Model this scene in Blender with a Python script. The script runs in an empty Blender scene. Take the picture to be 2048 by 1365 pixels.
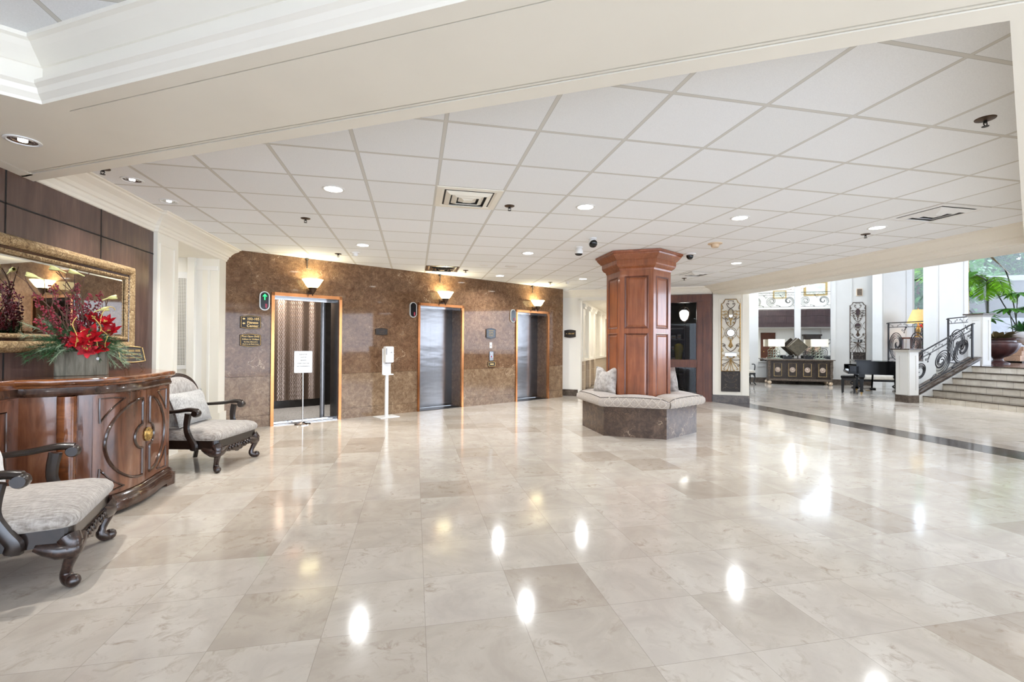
import bpy, bmesh, math, random
from mathutils import Vector, Matrix
random.seed(7)
SC = bpy.context.scene
COL = SC.collection
PI = math.pi
HC = 1.312                       # eye height; x along the tile rows, y into the lobby, z up
F = 929.04; YAW = .2065; PIT = .0084; ROL = .0065

def ray(u, v):
    r3 = (u-1024)/F; u3 = -(v-682.5)/F; d2 = 1.
    sr, cr = math.sin(ROL), math.cos(ROL)
    r = r3*cr-u3*sr; u2 = r3*sr+u3*cr
    sp, cp = math.sin(PIT), math.cos(PIT)
    d = d2*cp-u2*sp; w = d2*sp+u2*cp
    s, c = math.sin(YAW), math.cos(YAW)
    return (r*c+d*s, -r*s+d*c, w)

def col(u, D):
    d = ray(u, 690); f = d[0]*math.sin(YAW)+d[1]*math.cos(YAW); t = D/f
    return (d[0]*t, d[1]*t)

def zat(u, v, D):
    d = ray(u, v); f = d[0]*math.sin(YAW)+d[1]*math.cos(YAW)
    return HC+d[2]*D/f

# ---------------------------------------------------------------- materials
def lin(c):
    def f(x):
        x /= 255.
        return x/12.92 if x <= .04045 else ((x+.055)/1.055)**2.4
    return (f(c[0]), f(c[1]), f(c[2]), 1)

class NT:
    def __init__(s, name):
        s.m = bpy.data.materials.new(name); s.m.use_nodes = True
        s.t = s.m.node_tree; s.n = s.t.nodes; s.l = s.t.links
        s.b = s.n['Principled BSDF']
    def node(s, t, **k):
        x = s.n.new(t)
        for a, v in k.items():
            if hasattr(x, a): setattr(x, a, v)
        return x
    def link(s, a, b): s.l.new(a, b)
    def math(s, op, a, b=None, c=None, clamp=False):
        x = s.n.new('ShaderNodeMath'); x.operation = op; x.use_clamp = clamp
        for i, v in enumerate((a, b, c)):
            if v is None: continue
            if isinstance(v, (int, float)): x.inputs[i].default_value = v
            else: s.l.new(v, x.inputs[i])
        return x.outputs[0]
    def mix(s, f, a, b, mode='MIX'):
        x = s.n.new('ShaderNodeMix'); x.data_type = 'RGBA'; x.blend_type = mode
        for i, v in ((0, f), (6, a), (7, b)):
            if isinstance(v, (int, float)): x.inputs[i].default_value = v
            elif isinstance(v, tuple): x.inputs[i].default_value = v
            else: s.l.new(v, x.inputs[i])
        return x.outputs[2]
    def coords(s, kind='Object', scale=(1,1,1), rot=(0,0,0), loc=(0,0,0)):
        t = s.n.new('ShaderNodeTexCoord'); m = s.n.new('ShaderNodeMapping')
        m.inputs['Scale'].default_value = scale; m.inputs['Rotation'].default_value = rot; m.inputs['Location'].default_value = loc
        s.l.new(t.outputs[kind], m.inputs[0]); return m.outputs[0]
    def noise(s, vec, scale, detail=4, rough=.55, dist=0):
        x = s.n.new('ShaderNodeTexNoise'); x.inputs['Scale'].default_value = scale
        x.inputs['Detail'].default_value = detail; x.inputs['Roughness'].default_value = rough
        x.inputs['Distortion'].default_value = dist
        s.l.new(vec, x.inputs['Vector']); return x.outputs['Fac']
    def ramp(s, f, stops):
        x = s.n.new('ShaderNodeValToRGB'); e = x.color_ramp.elements
        while len(e) < len(stops): e.new(.5)
        for i, (p, c) in enumerate(stops):
            e[i].position = p; e[i].color = c if len(c) == 4 else lin(c)
        s.l.new(f, x.inputs[0]); return x.outputs[0]
    def bump(s, h, strength=.3, dist=.01):
        x = s.n.new('ShaderNodeBump'); x.inputs['Strength'].default_value = strength
        x.inputs['Distance'].default_value = dist
        s.l.new(h, x.inputs['Height']); s.l.new(x.outputs[0], s.b.inputs['Normal'])
    def base(s, v):
        if isinstance(v, tuple): s.b.inputs['Base Color'].default_value = v
        else: s.l.new(v, s.b.inputs['Base Color'])
    def rough(s, v):
        if isinstance(v, (int, float)): s.b.inputs['Roughness'].default_value = v
        else: s.l.new(v, s.b.inputs['Roughness'])

def plain(name, c, rough=.5, metal=0, vary=.06, scale=6, bump=0, coat=0, emit=None, es=0, trans=0, stretch=(1,1,1), ior=None):
    k = NT(name); vec = k.coords(scale=stretch)
    f = k.noise(vec, scale, 4)
    a = lin([min(255, x*(1+vary)) for x in c]); b = lin([x*(1-vary) for x in c])
    k.base(k.ramp(f, [(.3, b), (.7, a)])); k.rough(rough)
    k.b.inputs['Metallic'].default_value = metal
    k.b.inputs['Coat Weight'].default_value = coat; k.b.inputs['Coat Roughness'].default_value = .08
    if ior: k.b.inputs['IOR'].default_value = ior
    if bump: k.bump(f, bump, .01)
    if emit:
        k.b.inputs['Emission Color'].default_value = lin(emit); k.b.inputs['Emission Strength'].default_value = es
    if trans: k.b.inputs['Transmission Weight'].default_value = trans
    return k.m

def wood(name, c1, c2, c3, rough=.3, coat=.3, scale=(14,14,1.2), ns=2.2):
    k = NT(name); vec = k.coords(scale=scale)
    f = k.noise(vec, ns, 6, .6, .8)
    v2 = k.coords(scale=(1.3,1.3,1.3)); g = k.noise(v2, 1.6, 3, .5, .6)
    c = k.ramp(f, [(.3, c1), (.5, c2), (.72, c3)])
    d = k.ramp(g, [(.3, (150,150,150)), (.7, (255,255,255))])
    k.base(k.mix(.55, c, d, 'MULTIPLY')); k.rough(rough)
    k.b.inputs['Coat Weight'].default_value = coat; k.b.inputs['Coat Roughness'].default_value = .07
    return k.m

MT = {}
def build_materials():
    # limestone tile floor: 18 inch tiles, grout lines, cloudy stains
    def stone_floor(name, base_c, tint):
        k = NT(name); vec = k.coords()
        sep = k.n.new('ShaderNodeSeparateXYZ'); k.link(vec, sep.inputs[0])
        S = .4576
        ux = k.math('DIVIDE', k.math('SUBTRACT', sep.outputs[0], .0594), S)
        uy = k.math('DIVIDE', k.math('SUBTRACT', sep.outputs[1], .376), S)
        fx = k.math('ABSOLUTE', k.math('SUBTRACT', k.math('FRACT', ux), .5))
        fy = k.math('ABSOLUTE', k.math('SUBTRACT', k.math('FRACT', uy), .5))
        edge = k.math('MAXIMUM', fx, fy)
        grout = k.math('GREATER_THAN', edge, .4972)
        comb = k.n.new('ShaderNodeCombineXYZ')
        k.link(k.math('FLOOR', ux), comb.inputs[0]); k.link(k.math('FLOOR', uy), comb.inputs[1])
        wn = k.n.new('ShaderNodeTexWhiteNoise'); wn.noise_dimensions = '3D'; k.link(comb.outputs[0], wn.inputs['Vector'])
        # per-tile offset of the pattern
        vm = k.n.new('ShaderNodeVectorMath'); vm.operation = 'MULTIPLY_ADD'
        k.link(wn.outputs['Color'], vm.inputs[0]); vm.inputs[1].default_value = (9, 9, 9); k.link(vec, vm.inputs[2])
        n1 = k.noise(vm.outputs[0], 2.6, 6, .62, .7)
        n2 = k.noise(vm.outputs[0], 11, 6, .7, .8)
        c = k.ramp(n1, [(.30, base_c[0]), (.52, base_c[1]), (.75, base_c[2])])
        blot = k.ramp(n2, [(.52, (255,255,255)), (.72, tint)])
        gate = k.ramp(n1, [(.42, (0,0,0)), (.62, (255,255,255))])
        c = k.mix(gate, c, k.mix(1, c, blot, 'MULTIPLY'))
        shade = k.ramp(wn.outputs['Value'], [(0, (228,222,217)), (.14, (240,237,233)), (.3, (250,249,247)), (1, (255,255,255))])
        c = k.mix(1, c, shade, 'MULTIPLY')
        c = k.mix(k.math('MULTIPLY', grout, .42), c, lin((112,100,88)))
        k.base(c)
        n3 = k.noise(vec, 3.5, 4, .6)
        k.rough(k.math('MULTIPLY_ADD', n3, .07, .065))
        k.b.inputs['Specular IOR Level'].default_value = .33
        return k.m
    MT['floor'] = stone_floor('limestone_tiles', ((182,172,161), (197,188,176), (208,200,189)), (200,187,176))

    # acoustic ceiling tiles on a white grid
    k = NT('acoustic_tiles'); vec = k.coords()
    sep = k.n.new('ShaderNodeSeparateXYZ'); k.link(vec, sep.inputs[0]); S = .6099
    ux = k.math('DIVIDE', k.math('SUBTRACT', sep.outputs[0], .1832), S)
    uy = k.math('DIVIDE', k.math('SUBTRACT', sep.outputs[1], .523), S)
    fx = k.math('ABSOLUTE', k.math('SUBTRACT', k.math('FRACT', ux), .5))
    fy = k.math('ABSOLUTE', k.math('SUBTRACT', k.math('FRACT', uy), .5))
    edge = k.math('MAXIMUM', fx, fy)
    bar = k.math('GREATER_THAN', edge, .482)
    gap_shade = k.math('MULTIPLY', k.math('GREATER_THAN', edge, .477), k.math('LESS_THAN', edge, .482))  # thin shadow line beside the grid bars, painted as a darker tone
    comb = k.n.new('ShaderNodeCombineXYZ')
    k.link(k.math('FLOOR', ux), comb.inputs[0]); k.link(k.math('FLOOR', uy), comb.inputs[1])
    wn = k.n.new('ShaderNodeTexWhiteNoise'); k.link(comb.outputs[0], wn.inputs['Vector'])
    n1 = k.noise(vec, 160, 3, .7); n2 = k.noise(vec, 40, 3, .6)
    c = k.ramp(n1, [(.3, (238,240,242)), (.6, (247,249,251))])
    c = k.mix(.6, c, k.ramp(wn.outputs['Value'], [(0, (246,246,244)), (1, (255,255,255))]), 'MULTIPLY')
    c = k.mix(bar, c, lin((216,214,208)))
    c = k.mix(k.math('MULTIPLY', gap_shade, .75), c, lin((168,165,158)))
    k.base(c); k.rough(.9); k.b.inputs['Specular IOR Level'].default_value = .15
    k.bump(k.math('ADD', n1, k.math('MULTIPLY', k.math('GREATER_THAN', edge, .4745), -2)), .25, .004)
    MT['ceiling'] = k.m

    # brown marble
    def marble(name, dark, mid, light, vein, rough=.045, sc=1.0):
        k = NT(name); vec = k.coords(scale=(sc, sc, sc))
        n0 = k.noise(vec, 1.7, 5, .6, 1.2)
        n1 = k.noise(vec, 13, 9, .78, .7)
        c = k.ramp(n1, [(.3, dark), (.48, mid), (.66, light)])
        c = k.mix(.5, c, k.ramp(n0, [(.3, (165,155,148)), (.7, (255,255,255))]), 'MULTIPLY')
        vo = k.n.new('ShaderNodeTexVoronoi'); vo.feature = 'DISTANCE_TO_EDGE'; vo.inputs['Scale'].default_value = 8
        wv = k.n.new('ShaderNodeVectorMath'); wv.operation = 'MULTIPLY_ADD'
        nn = k.n.new('ShaderNodeTexNoise'); nn.inputs['Scale'].default_value = 5; nn.inputs['Detail'].default_value = 5
        k.link(vec, nn.inputs['Vector']); k.link(nn.outputs['Color'], wv.inputs[0]); wv.inputs[1].default_value = (.9,.9,.9); k.link(vec, wv.inputs[2])
        k.link(wv.outputs[0], vo.inputs['Vector'])
        v1 = k.ramp(vo.outputs['Distance'], [(0, (255,255,255)), (.035, (0,0,0))])
        n3 = k.noise(vec, 4, 4, .6)
        gate = k.ramp(n3, [(.45, (0,0,0)), (.62, (150,150,150))])
        vv = k.mix(1, v1, gate, 'MULTIPLY')
        c = k.mix(vv, c, lin(vein))
        vo2 = k.n.new('ShaderNodeTexVoronoi'); vo2.feature = 'DISTANCE_TO_EDGE'; vo2.inputs['Scale'].default_value = .8
        k.link(wv.outputs[0], vo2.inputs['Vector'])
        v2 = k.ramp(vo2.outputs['Distance'], [(0, (210,210,210)), (.008, (0,0,0))])
        c = k.mix(k.mix(1, v2, k.ramp(n0, [(.5, (0,0,0)), (.6, (255,255,255))]), 'MULTIPLY'), c, lin((214,190,160)))
        vo3 = k.n.new('ShaderNodeTexVoronoi'); vo3.feature = 'DISTANCE_TO_EDGE'; vo3.inputs['Scale'].default_value = 26
        k.link(wv.outputs[0], vo3.inputs['Vector'])
        v3 = k.ramp(vo3.outputs['Distance'], [(0, (200,200,200)), (.07, (0,0,0))])
        c = k.mix(k.mix(1, v3, k.ramp(k.noise(vec, 3, 5, .7), [(.42, (0,0,0)), (.66, (255,255,255))]), 'MULTIPLY'), c, lin(vein))
        k.base(c); k.rough(rough); k.b.inputs['Specular IOR Level'].default_value = .3; return k.m
    MT['marble'] = marble('brown_marble', (82,58,42), (112,84,63), (142,112,86), (188,160,126))
    MT['marble_low'] = marble('brown_marble_lower', (98,74,56), (132,106,82), (165,140,112), (205,184,154))
    MT['marble_dark'] = marble('dark_marble', (48,42,38), (70,60,54), (96,84,74), (140,126,110), .12)
    MT['marble_seat'] = marble('seat_marble', (62,52,46), (88,74,66), (116,98,86), (158,128,100), .14, .8)
    MT['marble_base'] = marble('baseboard_marble', (62,54,48), (84,74,66), (110,98,88), (150,138,124), .15)

    # dark wall panelling
    k = NT('wall_walnut'); vec = k.coords(scale=(9, 9, 1.1))
    f = k.noise(vec, 2.0, 6, .6, .4); g = k.noise(k.coords(), 1.1, 3)
    c = k.ramp(f, [(.3, (84,64,58)), (.55, (98,76,68)), (.75, (112,88,78))])
    k.base(k.mix(.4, c, k.ramp(g, [(.3, (190,190,190)), (.7, (255,255,255))]), 'MULTIPLY')); k.rough(.27)
    MT['walnut'] = k.m
    MT['seam'] = plain('black_seam', (22,18,18), .6)
    MT['credenza'] = wood('mahogany_veneer', (76,44,30), (116,72,50), (144,96,68), .2, .6, (6,6,.9), 1.6)
    MT['credenza_dark'] = wood('dark_mahogany', (48,32,24), (72,48,36), (94,64,48), .18, .6, (7,7,1.5), 2)
    MT['credenza_top'] = wood('mahogany_top', (84,46,24), (122,70,38), (160,98,56), .14, .7, (1,7,7), 1.6)
    MT['blackwood'] = wood('black_brown_wood', (22,15,12), (34,24,20), (48,34,28), .28, .4, (10,10,10), 1.2)
    MT['carved'] = wood('carved_wood', (26,16,13), (50,34,28), (88,64,54), .3, .4, (20,20,20), 2.4)
    MT['cherry'] = wood('cherry_wood', (132,72,42), (154,88,53), (174,106,67), .28, .35, (12,12,.7), 2)
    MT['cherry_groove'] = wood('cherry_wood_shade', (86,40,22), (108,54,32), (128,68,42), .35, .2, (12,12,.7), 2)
    MT['door_wood'] = wood('door_mahogany', (76,38,20), (102,54,30), (122,70,42), .42, .0, (12,12,.8), 2)
    # fabrics
    def fabric(name, c1, c2, sc=(90,14,90), rough=.9):
        k = NT(name); vec = k.coords(scale=sc); f = k.noise(vec, 1.6, 5, .65, .3)
        v2 = k.coords(scale=(sc[1], sc[0], sc[2])); g = k.noise(v2, 1.6, 3)
        k.base(k.mix(.4, k.ramp(f, [(.35, c1), (.62, c2)]), k.ramp(g, [(.35, (205,203,200)), (.65, (255,255,255))]), 'MULTIPLY'))
        k.rough(rough); k.bump(f, .35, .004); k.b.inputs['Sheen Weight'].default_value = .25; return k.m
    MT['chair_fabric'] = fabric('slubbed_chenille', (132,123,114), (184,176,167), (12,80,12))
    MT['back_fabric'] = fabric('silver_weave', (150,143,136), (190,184,177), (60,60,10))
    MT['pillow_grey'] = fabric('grey_linen', (160,157,152), (192,190,186), (70,70,20))
    MT['pillow_white'] = fabric('white_cotton', (205,204,202), (224,223,221), (40,40,20))
    MT['velvet'] = fabric('crushed_velvet', (160,152,146), (200,194,188), (9,9,9))
    # bench cushion cover: plain sides plus embroidered ogee lines
    k = NT('embroidered_cushion'); vec = k.coords(scale=(30,30,70)); f = k.noise(vec, 2, 4)
    k.base(k.ramp(f, [(.35, (150,138,127)), (.65, (182,171,160))])); k.rough(.85); k.b.inputs['Sheen Weight'].default_value = .3
    MT['cushion'] = k.m
    MT['embroidery'] = plain('cream_thread', (222,212,196), .6, vary=.03)
    MT['piping'] = plain('dark_piping', (92,84,78), .7)

    MT['cream'] = plain('cream_paint', (240,235,222), .42, vary=.008, scale=2)
    MT['cream_w'] = plain('warm_white_paint', (240,237,229), .4, vary=.008, scale=2)
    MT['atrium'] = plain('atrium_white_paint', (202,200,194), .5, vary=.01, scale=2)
    MT['white'] = plain('white_plastic', (235,235,234), .35, vary=.01)
    MT['paper'] = plain('white_paper', (240,240,238), .6, vary=.01)
    MT['ink'] = plain('grey_ink', (120,118,122), .7)
    MT['black'] = plain('black_metal', (22,21,22), .4, vary=.1)
    MT['black_gloss'] = plain('piano_black', (6,6,7), .12, vary=.1)
    MT['black_gloss'].node_tree.nodes['Principled BSDF'].inputs['Specular IOR Level'].default_value = .22
    MT['iron'] = plain('wrought_iron', (38,36,36), .42, .3, vary=.2, scale=30)
    MT['bronze'] = plain('bronze_brown', (74,56,42), .45, .5, vary=.25, scale=20)
    MT['antique_gold'] = plain('antique_gold', (150,120,66), .42, .6, vary=.35, scale=40)
    MT['gold_leaf'] = plain('gold_paint', (176,150,98), .5, .4, vary=.2, scale=30)
    MT['sign_black'] = plain('sign_black', (36,28,22), .55, vary=.1)
    MT['sign_gold'] = plain('sign_gold', (212,176,112), .35, .5, vary=.05)
    MT['steel'] = None
    k = NT('brushed_steel'); vec = k.coords(scale=(160,160,1)); f = k.noise(vec, 1.5, 3)
    k.base(k.ramp(f, [(.3, (122,120,120)), (.7, (140,138,137))])); k.b.inputs['Metallic'].default_value = 1
    k.rough(.22); g = k.noise(k.coords(scale=(1,1,3)), 1.5, 2); k.bump(g, .25, .02)
    MT['steel'] = k.m
    MT['satin'] = plain('satin_nickel', (196,196,192), .4, .3, vary=.02)
    MT['chrome'] = plain('chrome', (200,200,200), .12, 1, vary=.02)
    MT['dark_steel'] = plain('dark_steel', (70,68,66), .3, .9, vary=.1)
    MT['copper'] = plain('polished_bronze', (184,122,76), .2, 1, vary=.08, scale=3)
    k = NT('wavy_steel'); vec = k.coords(scale=(1,1,1))
    sx = k.n.new('ShaderNodeSeparateXYZ'); k.link(vec, sx.inputs[0])
    wob = k.math('MULTIPLY', k.math('SINE', k.math('MULTIPLY', sx.outputs[2], 75.)), .008)
    w = k.math('SINE', k.math('MULTIPLY', k.math('ADD', sx.outputs[0], wob), 190.))
    wr = k.n.new('ShaderNodeMapRange'); wr.inputs[1].default_value = -1; wr.inputs[2].default_value = 1; k.link(w, wr.inputs[0])
    k.base(k.ramp(wr.outputs[0], [(.1, (116,98,86)), (.9, (144,126,112))])); k.b.inputs['Metallic'].default_value = .8; k.rough(.33)
    k.bump(w, .22, .004)
    MT['wavy'] = k.m
    MT['cab_carpet'] = plain('grey_cab_floor', (120,118,116), .9, vary=.25, scale=60)

    k = NT('frame_gilt'); vec = k.coords(); f = k.noise(vec, 38, 5, .7, 1.5)
    k.base(k.ramp(f, [(.35, (104,78,50)), (.5, (172,142,100)), (.66, (222,200,160))])); k.b.inputs['Metallic'].default_value = .35
    k.rough(.42); k.bump(f, .9, .012); MT['gilt'] = k.m
    k = NT('mirror_glass'); k.base((.82,.83,.81,1)); k.b.inputs['Metallic'].default_value = 1; k.rough(.015); MT['mirror'] = k.m
    k = NT('clear_glass'); k.base((.95,.97,.97,1)); k.rough(0); k.b.inputs['Transmission Weight'].default_value = 1; k.b.inputs['IOR'].default_value = 1.2
    MT['glass'] = k.m
    MT['planter'] = wood('weathered_planks', (96,90,76), (136,130,112), (166,160,142), .8, 0, (16,16,2), 2)
    MT['red'] = plain('red_silk', (178,14,30), .55, vary=.25, scale=20)
    MT['pinkred'] = plain('faded_red_silk', (206,60,70), .55, vary=.2, scale=20)
    MT['berry'] = plain('burgundy_berries', (122,22,38), .3, vary=.3, scale=30)
    MT['twig'] = plain('brown_twig', (92,66,52), .8, vary=.25, scale=20)
    MT['goldwire'] = plain('gold_curl', (206,174,92), .35, .2, vary=.1)
    MT['lily'] = plain('pale_yellow_petal', (230,224,150), .6, vary=.12)
    MT['pine'] = plain('pine_green', (50,84,48), .7, vary=.3, scale=12)
    MT['pine_light'] = plain('frosted_pine', (140,160,130), .7, vary=.2, scale=12)
    def leafmat(name, c, tr=.3, vary=.25):
        k = NT(name); f = k.noise(k.coords(), 7, 3)
        a = lin([min(255, x*(1+vary)) for x in c]); b = lin([x*(1-vary) for x in c])
        r = k.ramp(f, [(.3, b), (.7, a)]); k.base(r); k.rough(.4)
        t = k.n.new('ShaderNodeBsdfTranslucent'); k.link(r, t.inputs[0])
        mx = k.n.new('ShaderNodeMixShader'); mx.inputs[0].default_value = tr
        out = k.n['Material Output']; k.link(k.b.outputs[0], mx.inputs[1]); k.link(t.outputs[0], mx.inputs[2]); k.link(mx.outputs[0], out.inputs[0])
        return k.m
    MT['palm'] = leafmat('bright_palm_leaf', (120,176,36), .45)
    MT['leaf_green'] = leafmat('green_leaf', (84,150,44), .35)
    MT['leaf_dark'] = leafmat('deep_green_leaf', (50,92,44), .25)
    MT['leaf_brown'] = leafmat('brown_backed_leaf', (112,92,40), .3)
    MT['leaf_olive'] = leafmat('olive_brown_leaf', (104,90,60), .2)
    MT['tree'] = leafmat('outdoor_foliage', (48,92,34), .45, .45)
    MT['stem'] = plain('dark_stem', (56,58,40), .6)
    MT['urn'] = plain('oxblood_glaze', (66,38,35), .45, vary=.2)
    MT['concrete'] = plain('pale_stucco', (80,77,75), .85, vary=.05, scale=3)
    MT['concrete_w'] = plain('white_coping', (120,120,120), .8, vary=.03)
    MT['pinkwood'] = wood('pale_cedar', (176,136,108), (196,156,126), (214,178,148), .6, 0, (1.5,14,14), 2)
    MT['brick_brown'] = wood('rust_wood', (128,68,36), (150,84,48), (168,98,60), .6, 0, (12,12,2), 2)
    k = NT('stair_tile'); vec = k.coords(); f = k.noise(vec, 5, 5, .6, .4)
    sp = k.n.new('ShaderNodeSeparateXYZ'); k.link(vec, sp.inputs[0])
    fy = k.math('ABSOLUTE', k.math('SUBTRACT', k.math('FRACT', k.math('DIVIDE', sp.outputs[1], .3)), .5))
    k.base(k.mix(k.math('MULTIPLY', k.math('GREATER_THAN', fy, .488), .6), k.ramp(f, [(.3, (192,183,168)), (.7, (216,209,196))]), lin((110,102,92)))); k.rough(.3)
    MT['stair'] = k.m
    MT['parquet'] = wood('dark_parquet', (62,34,28), (84,48,40), (108,66,54), .25, .3, (3,12,12), 1.6)
    k = NT('tan_tile'); vec = k.coords()
    br = k.n.new('ShaderNodeTexBrick'); br.inputs['Color1'].default_value = lin((196,180,160)); br.inputs['Color2'].default_value = lin((176,158,138)); br.inputs['Mortar'].default_value = lin((212,204,192))
    br.offset = 0; br.inputs['Scale'].default_value = 1; br.inputs['Brick Width'].default_value = .2; br.inputs['Row Height'].default_value = .2; br.inputs['Mortar Size'].default_value = .004
    mp = k.coords(rot=(PI/2, 0, 0)); k.link(mp, br.inputs['Vector']); k.base(br.outputs[0]); k.rough(.4); MT['tan_tile'] = k.m
    k = NT('perforated_metal'); vec = k.coords()
    sp = k.n.new('ShaderNodeSeparateXYZ'); k.link(vec, sp.inputs[0])
    a = k.math('SINE', k.math('MULTIPLY', k.math('ADD', sp.outputs[0], sp.outputs[2]), 150)); b = k.math('SINE', k.math('MULTIPLY', k.math('SUBTRACT', sp.outputs[0], sp.outputs[2]), 150))
    h = k.math('GREATER_THAN', k.math('MULTIPLY', a, b), .12)
    k.base(k.mix(h, lin((226,224,218)), lin((112,108,102)))); k.rough(.5); MT['perf'] = k.m
    MT['lamp_shade'] = plain('cream_shade', (226,218,200), .8, emit=(255,240,210), es=.15)
    MT['yellow_shade'] = plain('yellow_shade', (206,178,118), .8, emit=(255,204,120), es=.2)
    MT['bowl_glow'] = plain('alabaster_glow', (250,240,200), .5, emit=(255,238,180), es=3.0)
    MT['globe_glow'] = plain('ribbed_globe_glow', (250,250,248), .4, emit=(255,252,245), es=3.0)
    MT['lens'] = plain('downlight_lens', (255,255,255), .4, emit=(255,250,242), es=9)
    MT['bulb'] = plain('halogen_bulb', (255,255,255), .3, emit=(245,248,255), es=3)
    MT['green_light'] = plain('green_arrow_light', (40,240,120), .4, emit=(20,240,90), es=1.3)
    MT['red_light'] = plain('red_arrow_dim', (110,20,40), .4, emit=(200,20,60), es=.15)
    MT['lantern_black'] = plain('lantern_lens_black', (14,16,16), .15, vary=.05)
    MT['blinds'] = plain('pale_sky_panel', (150,190,230), .3)
    MT['smoke_beige'] = plain('aged_plastic', (214,190,160), .5)
    MT['silver_leaf'] = plain('silver_leaf', (176,168,150), .2, .9, vary=.12, scale=10)
    MT['lime_metal'] = plain('champagne_metal', (150,156,140), .25, .6, vary=.1)
    MT['side_dark'] = plain('espresso_wood', (50,40,34), .35, vary=.2, scale=10, coat=.2)
    MT['side_edge'] = plain('worn_silver_edge', (96,84,72), .45, .3, vary=.3, scale=30)
    MT['medallion'] = plain('pewter_medallion', (168,150,134), .4, .4, vary=.3, scale=60)
    MT['fascia'] = wood('plum_brown_panel', (64,48,50), (76,58,60), (90,70,70), .3, .2, (8,8,1), 2)
    MT['dark_void'] = plain('dark_fill', (30,28,28), .6)  # near-black for shop panelling; also stands for shade in the vent ducts
    MT['seat_cream'] = plain('cream_upholstery', (206,198,184), .8)
    MT['yellow_cloth'] = plain('yellow_cloth', (190,176,70), .8)
    MT['picture'] = plain('landscape_canvas', (206,208,196), .6, vary=.12, scale=3)
build_materials()

# ---------------------------------------------------------------- mesh builder
def xf(loc=(0,0,0), rz=0, rx=0, ry=0, s=(1,1,1)):
    return Matrix.Translation(loc) @ Matrix.Rotation(rz, 4, 'Z') @ Matrix.Rotation(ry, 4, 'Y') @ Matrix.Rotation(rx, 4, 'X') @ Matrix.Diagonal((*s, 1))

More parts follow.
